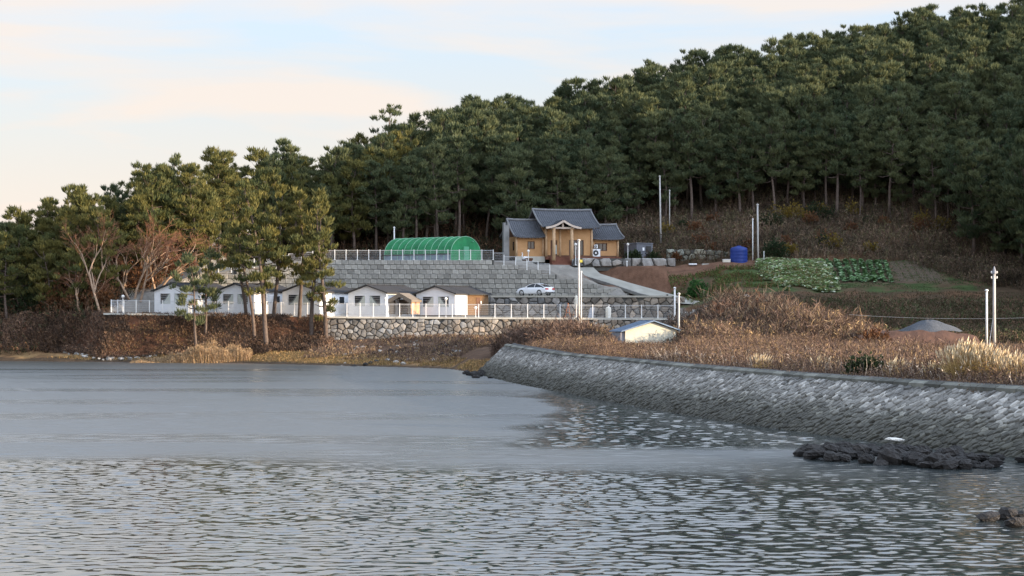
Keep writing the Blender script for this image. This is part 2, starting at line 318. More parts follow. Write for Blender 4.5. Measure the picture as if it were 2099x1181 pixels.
def terrain(x, y, detail=True):
    x = np.asarray(x, float); y = np.asarray(y, float)
    d = y - shore(x)
    sl = np.interp(x, [-45, -40, -15], [.22, .18, .1])
    low = np.where(d > 0, np.minimum(sl*d, 2.6), np.maximum(.12*d, -3.0))
    land = np.clip(0.96*(x-Xb(y))-0.6, -3, 2.1) + 0.25*sm(150, 200, y)*(x > Xb(y)+3)
    z = np.maximum(low, land)
    # rising ground right of the terraces
    zr1 = np.interp(y, [195, 215, 240, 262], [2.3, 3.6, 7.8, 12.1])
    zr0 = np.interp(y, [195, 229, 240, 246, 262], [2.3, 4.0, 5.9, 6.7, 11.4])
    w = sm(20, 28, x); zr = zr0*(1-w)+zr1*w
    z = np.where((x > 19.6) & (y > 195), np.maximum(z, zr), z)
    # left bank
    bk = sm(0, 1, (y + 1.2*(fbm(x*.3, y*.3)-.5)-YB0(x))/(YB1(x)-YB0(x)))*sm(-80, -60, x)
    z = np.where((x < -20.6) & (y > 222), z*(1-bk)+T1Z(x)*bk, z)
    # lower terrace
    z = np.where((x > -46) & (x <= 19.6) & (y >= 229.2) & (y < 252), np.where(x < -20.6, np.maximum(z, T1Z(x)*bk), T1Z(x)), z)
    # middle road level
    z = np.where((x > -2.6) & (x <= 19.6) & (y >= 243.2) & (y < 252), 7.42, z)
    # upper terrace
    up = np.where(x < 3, 11.85, 11.4); up = np.minimum(up, wtop(x) - .08 + np.maximum(0, y-251.2)*.55)
    up = np.where(x < -33, np.minimum(up, wtop(x)-.08+np.maximum(0, y-251.2)*.2), up)
    z = np.where((x > -38) & (x <= 19.6) & (y >= 251.1), up, z)
    z = np.where((x > 4.0) & (x < 19.4) & (y > 263.0), 12.35, z)
    z = np.where((x >= 19.4) & (x < 34) & (y > 266.0), np.maximum(z, 13.2*sm(265.9, 266.3, y)), z)
    # hill
    y0 = np.interp(x, [-60, -47, -38, -36, 0, 5, 40, 400], [240, 232, 241, 268, 269, 268, 263, 262])
    zb = np.interp(x, [-110, -80, -60, -46, -36, -10, 3, 5, 27, 60], [-2, .8, 4.2, 5.6, 10.6, 11.85, 11.85, 12.3, 12.2, 12.6])
    g = g_ridge(x); yr = y_ridge(x); t = np.clip((y-y0)/(yr-y0), 0, 1)
    hill = zb+(g-zb)*(t*.7+.3*np.sin(t*math.pi/2)) - np.maximum(0, y-yr)*.14
    z = np.where(y > y0, np.where(x < -38, np.maximum(hill, np.minimum(z, hill+.3)), np.maximum(z, hill)), z)
    # spur out of frame to the right
    sp = np.clip((x-60)*.75, 0, 28)*sm(188, 206, y)*(1-sm(345, 380, y))
    z = np.where(x > 58, np.maximum(z, 3+sp), z)
    z = np.where(y > 380, np.maximum(z*(1-sm(380, 460, y)), 1.5), z)
    # road bed
    zz = z.copy()
    for (a0, b0), (a1, b1) in zip(ROADW[:-1], ROADW[1:]):
        c0 = [(a0[i]+b0[i])/2 for i in range(3)]; c1 = [(a1[i]+b1[i])/2 for i in range(3)]
        dx, dy = c1[0]-c0[0], c1[1]-c0[1]; L2 = dx*dx+dy*dy
        u = np.clip(((x-c0[0])*dx+(y-c0[1])*dy)/L2, 0, 1)
        dist = np.hypot(x-c0[0]-u*dx, y-c0[1]-u*dy); wd = 3.3+.6*u*(c1[2] < 8)
        k = 1-sm(wd, wd+1.6, dist)
        zz = np.where((y > 243.3), zz*(1-k)+(c0[2]+u*(c1[2]-c0[2])-.22)*k, zz)
    z = zz
    if detail:
        rough = np.where(((x > -46) & (x < 19.6) & (y > 229) & (y < 268)), 0.0, 1.0)*np.where(y < 222, .35, 1)
        z = z + rough*(fbm(x*.5+9, y*.5)-.5)*.5
    return z
def tz(x, y): return float(terrain(np.array([x]), np.array([y]), False)[0])

def axis(lo, hi, st, extra=(), far=()):
    a = list(np.arange(lo, hi+st/2, st)); a = [v for v in a if all(abs(v-e) > st*.3 for e in extra)]
    return np.array(sorted(set(a+list(extra)+list(far))))
xs = axis(-72, 84, .7, (-46.0, -38.0, -20.7, -20.5, -2.7, -2.5, 3.0, 4.0, 19.4, 19.65), (-3000, -1200, -500, -250, -150, -120, -100, -90, -80, 90, 96, 103, 112, 125, 140, 160, 200, 300, 600, 1300, 3000))
ys = axis(60, 345, .7, (228.95, 229.25, 243.0, 243.25, 250.9, 251.2, 262.8, 263.1), (-400, -100, 0, 30, 45, 350, 360, 372, 385, 400, 430, 470, 600, 1000, 2000, 4000))
gx, gy = np.meshgrid(xs, ys)
gz = terrain(gx, gy)
# ground colours by area: soil, sand, turf, gravel, darker under the wood
def lerp(a, b, k): return a*(1-k[..., None])+b*k[..., None]
colr = np.zeros(gx.shape+(3,)); colr[:] = (0.085, 0.058, 0.035)
n1 = fbm(gx*.35, gy*.35); n2 = fbm(gx*1.3+40, gy*1.3)
colr = lerp(colr, np.array((.13, .075, .042)), sm(.4, .6, n1))
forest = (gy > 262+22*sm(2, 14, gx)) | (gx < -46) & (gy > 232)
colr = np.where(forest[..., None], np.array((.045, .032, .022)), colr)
sand = (gy - shore(gx) < 8) & (gx < 2) & (gy > 150)
dd = gy-shore(gx)
sc = np.where((dd < 1.8)[..., None], np.array((.085, .06, .04)), np.where((n2 > .5)[..., None], np.array((.30, .19, .09)), np.array((.22, .13, .065))))
colr = np.where(sand[..., None], sc, colr)
rub = (gx > -22) & (gx < 0) & (gy < 229) & (dd > 5); colr = np.where(rub[..., None], np.array((.12, .075, .05))*(.7+.7*n2[..., None]), colr)
bank = (gx < -20) & (gy > YB0(gx)-.3) & (gy < YB1(gx)+2); colr = np.where(bank[..., None], np.array((.13, .06, .035))*(.6+.8*n2[..., None]), colr)
terr = (gx > -46) & (gx < 19.7) & (gy > 229) & (gy < 264); colr = np.where(terr[..., None], np.array((.26, .24, .21))*(.85+.3*n2[..., None]), colr)
soil = (gx > 9) & (gx < 34) & (gy > 252.5+np.clip((gx-12)*.2, 0, 3)) & (gy < 264) ; colr = np.where(soil[..., None], np.array((.165, .09, .058))*(.8+.4*n2[..., None]), colr)
green = (gx > 16) & (gx < 55) & (gy > 240) & (gy < 262) & ~soil; colr = np.where(green[..., None], lerp(np.zeros(gx.shape+(3,))+np.array((.06, .085, .03)), np.array((.10, .07, .04)), sm(.42, .62, n1)), colr)
plot = (gx > 40) & (gx < 53) & (gy > 246) & (gy < 262); colr = np.where(plot[..., None], np.array((.12, .085, .055))*(.85+.3*n2[..., None]), colr)
verts = np.stack([gx.ravel(), gy.ravel(), gz.ravel()], 1)
ny, nx = gx.shape; ii = np.arange(ny*nx).reshape(ny, nx)
quads = np.stack([ii[:-1, :-1].ravel(), ii[:-1, 1:].ravel(), ii[1:, 1:].ravel(), ii[1:, :-1].ravel()], 1)
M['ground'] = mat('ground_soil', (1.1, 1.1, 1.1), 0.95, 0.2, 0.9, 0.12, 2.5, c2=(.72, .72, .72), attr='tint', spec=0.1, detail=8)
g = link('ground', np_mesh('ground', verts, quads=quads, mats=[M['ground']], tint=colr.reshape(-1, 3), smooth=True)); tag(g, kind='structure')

# ------------------------------------------------------------------ water
dense = np.arange(34, 74, .085); mid = np.arange(74, 112, .16)
far = np.concatenate([np.arange(112, 222, .24), [226, 232, 240]])
ys_w = np.unique(np.concatenate([[-3000, -800, -200, -40, 0, 20, 28, 32], dense, mid, far, [265, 300, 420, 700, 1500, 4000]]))
cs = np.unique(np.concatenate([-np.geomspace(.322, 100, 22), np.linspace(-.32, .32, 480), np.geomspace(.322, 100, 22)]))
wc, wy = np.meshgrid(cs, ys_w); wx = wc*np.maximum(wy, 30)
def waves(x, y, l0=.26, lr=3.2, sd=38, ca=.0032):
    wxp = x+1.6*fbm(x*.22, y*.16, 3)+.35*fbm(x*1.3+3, y*1.1, 2); wyp = y+1.9*fbm(x*.2+50, y*.17+9, 3)+.45*fbm(x*1.1+31, y*.9+7, 2)
    r = np.random.default_rng(5); z = np.zeros_like(x)
    for i in range(30):
        lam = l0*lr**(r.random()); th = math.radians(-84+r.normal()*sd); k = 2*math.pi/lam
        ph = k*(wxp*math.cos(th)+wyp*math.sin(th))+r.random()*6.3
        a = ca*lam**1.05
        z += a*(np.sin(ph)+.28*np.cos(2*ph))
    return z
inside = (np.abs(wc) < .321) & (wy > 33) & (wy < 224)
wz = np.zeros_like(wx)
bound = 65+24*(fbm(wx*.05+4, wy*.05, 3)-.5)+.12*np.abs(wx)
calm = 1-.97*sm(-2, 9, wy-bound)
wedge = sm(-1.5, 1.5, wx-1.2+9*(fbm(wx*.12+8, wy*.10+2, 3)-.5))*sm(72, 78, wy)*(1-sm(120, 160, wy))
gust = .40+1.15*fbm(wx*.07+70, wy*.05+30, 4)
amp = np.clip(np.maximum(calm, .05+.9*wedge), 0, 1)*gust
amp = amp*(1-sm(.30, .318, np.abs(wc)))*sm(33.5, 35, wy)
edge = ((1-sm(.30, .318, np.abs(wc)))*sm(33.5, 35, wy))[inside]
wz[inside] = waves(wx[inside], wy[inside])*amp[inside]
farm = sm(0, 10, wy-bound)[inside]*(1-.75*wedge[inside])*edge
sel = farm > 0
tmp = np.zeros(farm.shape); tmp[sel] = waves(wx[inside][sel], wy[inside][sel], .75, 2.6, 42, .0016)
wz[inside] += tmp*farm
wsel = wedge[inside]*edge; s2_ = wsel > .01; tm2 = np.zeros(wsel.shape); tm2[s2_] = waves(wx[inside][s2_], wy[inside][s2_], .4, 2.6, 40, .0022); wz[inside] += tm2*wsel
verts = np.stack([wx.ravel(), wy.ravel(), wz.ravel()], 1)
ny, nx = wx.shape; ii = np.arange(ny*nx).reshape(ny, nx)
quads = np.stack([ii[:-1, :-1].ravel(), ii[:-1, 1:].ravel(), ii[1:, 1:].ravel(), ii[1:, :-1].ravel()], 1)
m, nt, b = new_mat('sea_water'); N = nt.nodes
b.inputs['Base Color'].default_value = (0.042, 0.052, 0.052, 1); b.inputs['Roughness'].default_value = 0.05; b.inputs['IOR'].default_value = 2.3
geo = N.new('ShaderNodeNewGeometry')
mpw = N.new('ShaderNodeMapping'); mpw.inputs['Scale'].default_value = (1.0, 1.7, 1.0); mpw.inputs['Rotation'].default_value = (0, 0, math.radians(8)); LK(nt, geo.outputs['Position'], mpw.inputs[0])
nw = N.new('ShaderNodeTexNoise'); nw.inputs['Scale'].default_value = 2.6; nw.inputs['Detail'].default_value = 3; LK(nt, mpw.outputs[0], nw.inputs['Vector'])
bp = N.new('ShaderNodeBump'); bp.inputs['Strength'].default_value = 1; bp.inputs['Distance'].default_value = 0.055
at_ = N.new('ShaderNodeAttribute'); at_.attribute_name = 'tint'; LK(nt, at_.outputs['Fac'], bp.inputs['Distance'])
rr_ = N.new('ShaderNodeMapRange'); rr_.inputs['From Min'].default_value = .004; rr_.inputs['From Max'].default_value = .012; rr_.inputs['To Min'].default_value = .05; rr_.inputs['To Max'].default_value = .35; LK(nt, at_.outputs['Fac'], rr_.inputs['Value']); LK(nt, rr_.outputs[0], b.inputs['Roughness'])
LK(nt, nw.outputs['Fac'], bp.inputs['Height']); LK(nt, bp.outputs[0], b.inputs['Normal'])
M['water'] = m
wobj = link('water', np_mesh('water', verts, quads=quads, mats=[m], smooth=True, tint=np.repeat((.012-.008*np.clip(np.where(inside | (wy < 60), np.maximum(calm, np.maximum(.92*wedge, .35*sm(.5, .72, fbm(wx*.035+3, wy*.11, 4)))), 0), 0, 1)).reshape(-1, 1), 3, 1))); tag(wobj, kind='structure')

# ------------------------------------------------------------------ foliage generators
def tufts(base, dirv, length, width, blades, spread, rng):
    """narrow triangles fanning from base points: returns verts, tris"""
    n = len(base); B = np.repeat(base, blades, 0); D = np.repeat(dirv, blades, 0)+rng.normal(size=(n*blades, 3))*spread
    D /= np.linalg.norm(D, axis=1, keepdims=True)+1e-9
    L = np.repeat(length, blades)*rng.uniform(.7, 1.25, n*blades)
    S = np.cross(D, rng.normal(size=(n*blades, 3))); S /= np.linalg.norm(S, axis=1, keepdims=True)+1e-9
    w = (width*rng.uniform(.7, 1.3, n*blades))[:, None]
    v = np.stack([B-S*w*.35, B+S*w*.35, B+D*(L*.55)[:, None]+S*w, B+D*L[:, None]], 1)
    # kite: two triangles
    v = np.stack([B, B+D*(L*.5)[:, None]+S*w, B+D*L[:, None], B+D*(L*.5)[:, None]-S*w], 1).reshape(-1, 3)
    q = np.arange(n*blades*4).reshape(-1, 4)
    return v, q
def pine(seed, h=13.0, crown0=.35, width=2.9, limbs=20, lean=(0, 0), density=1.45, pad_r=.66, wig=.6, tuftlen=.66):
    r = np.random.default_rng(seed); rr = random.Random(seed)
    pts = []; rad = []
    ph = r.random()*6; n = 9
    for i in range(n+1):
        t = i/n; pts.append(Vector((lean[0]*h*t**1.3+wig*math.sin(ph+t*4.2)*t, lean[1]*h*t**1.3+wig*math.cos(ph*1.7+t*3.6)*t, h*t*.97)))
        rad.append(.19*(h/13)*(1-t)**.8+.025)
    tb = MB(); tb.tube([(0, 0, -.5)]+[tuple(p) for p in pts], [rad[0]*1.25]+rad, 7)
    def tp(t):
        f = t*n; i = min(int(f), n-1); return pts[i].lerp(pts[i+1], f-i)
    bases, dirs, tint = [], [], []
    ga = r.random()*6
    for j in range(limbs):
        t = crown0+(1-crown0)*((j+.3)/limbs)**.92
        p0 = tp(min(t, .985)); s = (t-crown0)/(1-crown0)
        prof = (.55+.9*s) if s < .38 else (.95*(1-s)**.55/(.62**.55)+.06)
        Ls = width*prof*rr.uniform(.65, 1.2); az = ga+j*2.4+rr.uniform(-.4, .4)
        elv = -.12+.95*s**1.4+rr.uniform(-.12, .18)
        d = Vector((math.cos(az)*math.cos(elv), math.sin(az)*math.cos(elv), math.sin(elv)))
        p1 = p0+d*Ls*.5+Vector((0, 0, -.05*Ls)); p2 = p0+d*Ls+Vector((0, 0, .12*Ls))
        tb.tube([p0, p1, p2], [.07*(1-s)+.03, .045*(1-s)+.02, .012], 4, cap=False)
        npad = max(1, int(round(Ls*1.35)))
        for q in range(npad):
            u = 1-q*.62/max(1, npad-1) if npad > 1 else .9
            c = p0.lerp(p1, u*2) if u < .5 else p1.lerp(p2, u*2-1)
            off = Vector((rr.gauss(0, .42), rr.gauss(0, .42), rr.gauss(.12, .30)))*(.5+Ls*.28)
            c = c+off; pr = pad_r*rr.uniform(.6, 1.2)*(.75+.25*(1-s))
            nt_ = int(34*density*(pr/.85)**2)+6
            X = r.normal(size=(nt_, 3)); X /= np.linalg.norm(X, axis=1, keepdims=True); X *= r.random((nt_, 1))**.45
            X[:, 2] = X[:, 2]*.55
            B = np.array(c)+X*pr; out = X.copy(); out[:, 2] = .0
            D = out*.55+np.array([0, 0, 1.15])+np.array(d)*.25
            bases.append(B); dirs.append(D); tint.append(np.full(nt_, np.clip(rr.gauss(.42, .2), 0, 1))+r.normal(size=nt_)*.12)
    # leader
    top = np.array(tp(1)); nt_ = int(26*density); X = r.normal(size=(nt_, 3))*np.array([.30, .30, .22]); bases.append(top+X); dirs.append(X*.6+np.array([0, 0, 1.0])); tint.append(np.full(nt_, .6))
    Bs = np.concatenate(bases); Ds = np.concatenate(dirs); T = np.clip(np.concatenate(tint), 0, 1)
    bl = 4
    v, q = tufts(Bs, Ds, np.full(len(Bs), tuftlen), .050, bl, .34, r)
    return tb, v, q, np.repeat(T, bl*4)
def crown_mesh(name, v, q, T, m):
    return np_mesh(name, v, quads=q, mats=[m], tint=np.repeat(T[:, None], 3, 1))
def make_pine_meshes(seed, m=None, **k):
    tb, v, q, T = pine(seed, **k)
    return tb.mesh('trunk', M['bark'], smooth=True), crown_mesh('crown', v, q, T, m or M['pine'])
PINES = [make_pine_meshes(100+i, h=[12.5, 13.5, 12, 14, 13, 11.5, 13, 12.5][i], crown0=[.24, .34, .18, .42, .28, .16, .38, .22][i], width=[2.7, 2.4, 3.0, 2.6, 2.7, 2.8, 2.9, 2.4][i],
                          limbs=[27, 24, 28, 22, 26, 28, 23, 27][i], lean=[(0, 0), (.06, 0), (-.04, .03), (.05, -.03), (-.08, 0), (0, .04), (.03, 0), (-.03, -.03)][i]) for i in range(8)]
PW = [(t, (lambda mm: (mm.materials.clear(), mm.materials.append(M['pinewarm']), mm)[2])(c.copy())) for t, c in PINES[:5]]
def put_pine(pair, loc, rz, sc, label, group=None, name='pine_tree'):
    r = empty(name, loc, rz, label, 'pine tree', group); r.scale = (sc[0], sc[0], sc[1]) if hasattr(sc, '__len__') else (sc, sc, sc)
    link('trunk', pair[0], r); link('crown', pair[1], r); return r

# ------------------------------------------------------------------ hillside forest
rf = random.Random(3); cand = []
sp = 3.25
yy = 198.0
while yy < 345:
    xx = -74.0
    while xx < 150:
        x = xx+rf.uniform(-1.5, 1.5); y = yy+rf.uniform(-1.5, 1.5); xx += sp
        fy = np.interp(x, [-75, -62, -52, -46, -40, -36, -30, 0, 6, 14, 24, 40, 58, 66, 150], [239, 239, 236, 237, 246, 262, 270, 272, 273, 275, 277, 278, 271, 226, 200])
        if y < fy: continue
        if y > float(y_ridge(x))+16: continue
        z = tz(x, y)
        if z < 1.6: continue
        cand.append((x, y, z))
    yy += sp
def inframe(x, y, m=.262): return abs(x) < m*y
vis = [c for c in cand if inframe(c[0], c[1])]
out = [c for c in cand if not inframe(c[0], c[1])]
# those that show largest: front ranks and the skyline first; rear ranks of the mass become one wood
def rank(c):
    x, y, z = c; fy = np.interp(x, [-75, -46, -40, -36, 0, 14, 40, 60], [232, 236, 246, 270, 272, 280, 287, 276])
    return (y-fy)
vis.sort(key=rank)
sky_r = [c for c in vis if c[1] > float(y_ridge(c[0]))-4]; body = [c for c in vis if c not in sky_r]
things_ = body[:205]+sky_r[:88]; rest = [c for c in vis if c not in things_]+out
print('pines', len(vis), len(out), len(sky_r), len(things_))
proto_by = {}
ORD = ['first','second','third','fourth','fifth','sixth','seventh','eighth','ninth','tenth','eleventh','twelfth','thirteenth','fourteenth','fifteenth','sixteenth','seventeenth','eighteenth','nineteenth','twentieth']
def ordn(i):
    if i < 20: return ORD[i]
    t = ['twenty', 'thirty', 'forty', 'fifty', 'sixty', 'seventy', 'eighty', 'ninety'][(i+1)//10-2]
    return (t+'-'+ORD[(i+1) % 10-1]) if (i+1) % 10 else {20: 'twentieth', 30: 'thirtieth', 40: 'fortieth', 50: 'fiftieth', 60: 'sixtieth', 70: 'seventieth', 80: 'eightieth', 90: 'ninetieth'}[i+1]
front = sorted([c for c in things_ if rank(c) < 2.4 and c not in sky_r], key=lambda c: c[0]/c[1])[:89]
skyl = sorted([c for c in things_ if c in sky_r], key=lambda c: c[0]/c[1])
fi = {c: i for i, c in enumerate(front)}; si = {c: i for i, c in enumerate(skyl)}
for i, c in enumerate(things_):
    x, y, z = c; s = rf.uniform(.70, 1.12)
    zone = 'on the low left headland' if x < -38 else 'behind the green greenhouse' if x < 2 else 'behind the timber house' if x < 24 else 'above the brown brush slope'
    if c in fi:
        lab, grp = ordn(fi[c])+' pine from the left in the front row, '+zone, 'front row of the hillside pines'
    elif c in si:
        lab, grp = ordn(si[c])+' pine from the left on the skyline, '+zone, 'skyline row of the hillside pines'
    elif x < -38: lab, grp = 'green pine inside the wood that slopes down to the shore at the left', 'inner pines on the left headland'
    elif x < 2: lab, grp = 'dark pine in the middle of the wood above the green greenhouse', 'inner pines above the greenhouse'
    elif x < 24: lab, grp = 'dark pine in the middle of the wooded slope above the timber house', 'inner pines above the timber house'
    elif x < 45: lab, grp = 'dark pine amid the slope above the blue tank and cabbage patch', 'inner pines above the cabbage patch'
    else: lab, grp = 'dark pine amid the shaded slope at the upper right', 'inner pines at the upper right'
    pr = PINES[rf.randrange(8)]
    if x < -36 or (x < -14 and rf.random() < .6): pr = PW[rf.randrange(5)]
    if x < -38: s *= .86
    if c in si: s *= .88
    put_pine(pr, (x, y, z), rf.uniform(0, 6.28), (s*rf.uniform(.92, 1.12), s), lab, grp)
# the rest of the wood: one stuff object, pines instanced on points
def scatter_gn(name, pts, pair, kind='stuff', seed=0):
    r = np.random.default_rng(seed); n = len(pts)
    me = bpy.data.meshes.new(name); me.from_pydata(pts, [], [])
    a = me.attributes.new('rotz', 'FLOAT', 'POINT'); a.data.foreach_set('value', r.uniform(0, 6.28, n))
    a = me.attributes.new('scl', 'FLOAT', 'POINT'); a.data.foreach_set('value', r.uniform(.8, 1.15, n))
    o = link(name, me); tag(o, kind='stuff')
    ng = bpy.data.node_groups.new(name, 'GeometryNodeTree'); ng.interface.new_socket('Geometry', in_out='INPUT', socket_type='NodeSocketGeometry'); ng.interface.new_socket('Geometry', in_out='OUTPUT', socket_type='NodeSocketGeometry')
    gi = ng.nodes.new('NodeGroupInput'); go = ng.nodes.new('NodeGroupOutput'); jn = ng.nodes.new('GeometryNodeJoinGeometry')
    na = ng.nodes.new('GeometryNodeInputNamedAttribute'); na.data_type = 'FLOAT'; na.inputs['Name'].default_value = 'rotz'
    nb = ng.nodes.new('GeometryNodeInputNamedAttribute'); nb.data_type = 'FLOAT'; nb.inputs['Name'].default_value = 'scl'
    cx = ng.nodes.new('ShaderNodeCombineXYZ'); ng.links.new(na.outputs['Attribute'], cx.inputs['Z'])
    for ob in pair:
        oi = ng.nodes.new('GeometryNodeObjectInfo'); oi.inputs['Object'].default_value = ob; oi.transform_space = 'ORIGINAL'; oi.inputs['As Instance'].default_value = True
        ip = ng.nodes.new('GeometryNodeInstanceOnPoints')
        ng.links.new(gi.outputs[0], ip.inputs['Points']); ng.links.new(oi.outputs['Geometry'], ip.inputs['Instance'])
        ng.links.new(cx.outputs[0], ip.inputs['Rotation']); ng.links.new(nb.outputs['Attribute'], ip.inputs['Scale']); ng.links.new(ip.outputs[0], jn.inputs[0])
    ng.links.new(jn.outputs[0], go.inputs[0]); md = o.modifiers.new('scatter', 'NODES'); md.node_group = ng
    return o
trees_now = [o for o in bpy.data.objects if o.name.startswith('pine_tree')]
def kids(o): return [c for c in bpy.data.objects if c.parent == o]
protos = {}
for o in trees_now:
    k = kids(o); protos.setdefault(k[0].data.name, k)
pl = list(protos.values())
for q in range(2):
    pts = rest[q::2]
    if pts: tag(scatter_gn('pine_wood', pts, pl[q], seed=q), 'dense mass of dark pines farther back on the hillside', 'wood')
#@@PART2
# ------------------------------------------------------------------ rubble masonry: fitted stones
def clip_poly(poly, px, pz, nx_, nz_):
    out = []
    for i in range(len(poly)):
        a = poly[i]; b = poly[(i+1) % len(poly)]
        da = (a[0]-px)*nx_+(a[1]-pz)*nz_; db = (b[0]-px)*nx_+(b[1]-pz)*nz_
        if da <= 0: out.append(a)
        if da*db < 0:
            t = da/(da-db); out.append((a[0]+(b[0]-a[0])*t, a[1]+(b[1]-a[1])*t))
    return out
def cells(x0, x1, z0, z1, sx, sz, rr, jit=.46):
    nx_ = max(1, int(round((x1-x0)/sx))); nz_ = max(1, int(round((z1-z0)/sz)))
    dx = (x1-x0)/nx_; dz = (z1-z0)/nz_; S = {}
    for i in range(-2, nx_+2):
        for j in range(-2, nz_+2):
            S[i, j] = (x0+(i+.5+(.5 if j % 2 else 0)+rr.uniform(-jit, jit))*dx, z0+(j+.5+rr.uniform(-jit, jit))*dz)
    res = []
    for i in range(-1, nx_+1):
        for j in range(nz_):
            p = S[i, j]; poly = [(x0, z0), (x1, z0), (x1, z1), (x0, z1)]
            for a in range(-2, 3):
                for b_ in range(-2, 3):
                    if (a or b_) and (i+a, j+b_) in S:
                        q = S[i+a, j+b_]; mx_, mz_ = (p[0]+q[0])/2, (p[1]+q[1])/2
                        ex, ez = (q[0]-p[0])/sx, (q[1]-p[1])/sz
                        if poly: poly = clip_poly(poly, mx_, mz_, (q[0]-p[0]), (q[1]-p[1]))
            if len(poly) >= 3:
                cx_ = sum(v[0] for v in poly)/len(poly); cz_ = sum(v[1] for v in poly)/len(poly)
                w_ = max(v[0] for v in poly)-min(v[0] for v in poly); h_ = max(v[1] for v in poly)-min(v[1] for v in poly)
                if w_ > .12 and h_ > .1: res.append((poly, (cx_, cz_)))
    return res
def stone_vf(poly, c, fn, rr, gap=.95, proud=.1, depth=.25):
    """fn(u, w, d) -> 3d, d = distance proud of the wall face"""
    n = len(poly); off = rr.uniform(-.03, .06)
    tx, tz_ = rr.uniform(-.12, .12), rr.uniform(-.12, .12)
    vs = []
    for k, dd_ in ((gap, -depth), (gap*.98, -.02), (gap*.8, proud)):
        for u, w_ in poly:
            uu, ww = c[0]+(u-c[0])*k, c[1]+(w_-c[1])*k
            vs.append(fn(uu, ww, dd_+(off+tx*(u-c[0])+tz_*(w_-c[1]) if dd_ > -depth else 0)))
    vs.append(fn(c[0], c[1], proud*1.3+off))
    fs = []
    for l in range(2):
        for i in range(n): fs.append((l*n+i, l*n+(i+1) % n, (l+1)*n+(i+1) % n, (l+1)*n+i))
    fs += [(2*n+i, 2*n+(i+1) % n, 3*n) for i in range(n)]
    return vs, fs
def rubble_wall(name, X0, X1, z0, z1, Y, sx, sz, label, group=None, seed=1, tintf=None, slope=.12, topf=None, cap=None, rz=0, botf=None, proud=.1):
    rr = random.Random(seed); L = X1-X0
    root = empty(name, (X0, Y, z0), rz, label, 'stone wall', group)
    Hh = z1-z0
    def fn(u, w_, d):
        s = 1.0
        if topf: s = topf(u)
        return (u, w_*s*slope-d, w_*s)
    cb = MB()
    n = max(1, int(L/2))
    for i in range(n):
        u0, u1 = L*i/n, L*(i+1)/n; s0 = topf(u0) if topf else 1; s1 = topf(u1) if topf else 1
        cb.add([(u0, .12, -.5), (u1, .12, -.5), (u1, .12+Hh*s1*slope, Hh*s1-.06), (u0, .12+Hh*s0*slope, Hh*s0-.06)], [(0, 1, 2, 3)])
    cb.build('wall_core', M['core'], root)
    for poly, c in cells(0, L, 0, Hh, sx, sz, rr):
        vs, fs = stone_vf(poly, c, fn, rr, proud=proud)
        mb = MB(); mb.add(vs, fs)
        t = tintf(c[0], c[1], rr) if tintf else (rr.uniform(.7, 1.25),)*3
        mb.build('stone', M['stone'], root, tint=t)
    return root
def t_grey(u, w_, rr):
    v = rr.choice([.42, .55, .62, .7, .8, .92, 1.1])*rr.uniform(.9, 1.1); k = rr.uniform(-.05, .09)
    return (v*(1+k), v, v*(1-k))
def t_lower(u, w_, rr):
    a, b_, c_ = t_grey(u, w_, rr); k = min(1, max(0, (u-12)/8)); return (a*(1+.28*k), b_*(1+.12*k), c_*(1-.05*k))  # right part tinted warmer: sunlight put into the stone colour
X0 = PXX(668, 228.6); X1 = 19.6
rubble_wall('stone_retaining_wall', X0, X1, 2.2, 4.66, 228.45, 0.72, .5, 'long wall of fitted grey boulders, sun-tinted at the right, below the lowest white fence', seed=4, tintf=t_lower)
# boulder wall under the car road
rubble_wall('boulder_wall', -2.6, 20.5, 4.6, 7.3, 242.6, 0.95, .7, 'boulder wall holding up the road with the parked white car', seed=9, tintf=lambda u, w_, r: tuple(v*.88 for v in t_lower(u+4, w_, r)))
# retaining rocks under the house terrace
rubble_wall('rock_edging', PXX(1172, 262.6), PXX(1385, 262.6), 11.35, 12.5, 262.6, 1.3, 1.1, 'single course of big grey rocks in front of the timber house', seed=5, tintf=t_grey, proud=.22)
rubble_wall('dry_stone_wall', PXX(1366, 265.8), PXX(1535, 265.8), 11.6, 13.75, 265.8, 1.1, .7, 'greenish grey stone wall between the grey utility shed and the blue tank', seed=6,
            tintf=lambda u, w_, r: tuple(a*b for a, b in zip(t_grey(u, w_, r), (1.1, 1.12, .95))), topf=lambda u: 1-.25*max(0, (u-5)/5.6))
# coping of the lower terrace
root = empty('terrace_coping', (0, 228.9, 0), 0, 'pale concrete coping along the top of the lower boulder wall', 'coping')
for i in range(24):
    xa = -45.6+i*(65.2/24); xb = xa+65.2/24-.03; za = float(T1Z(xa)); zb_ = float(T1Z(xb))
    MB().add([(xa, -.25, za-.14), (xb, -.25, zb_-.14), (xb, .35, zb_-.14), (xa, .35, za-.14), (xa, -.25, za+.06), (xb, -.25, zb_+.06), (xb, .35, zb_+.06), (xa, .35, za+.06)],
             [(0,3,2,1),(4,5,6,7),(0,1,5,4),(1,2,6,5),(2,3,7,6),(3,0,4,7)]).build('coping_stone', M['concrete'], root)

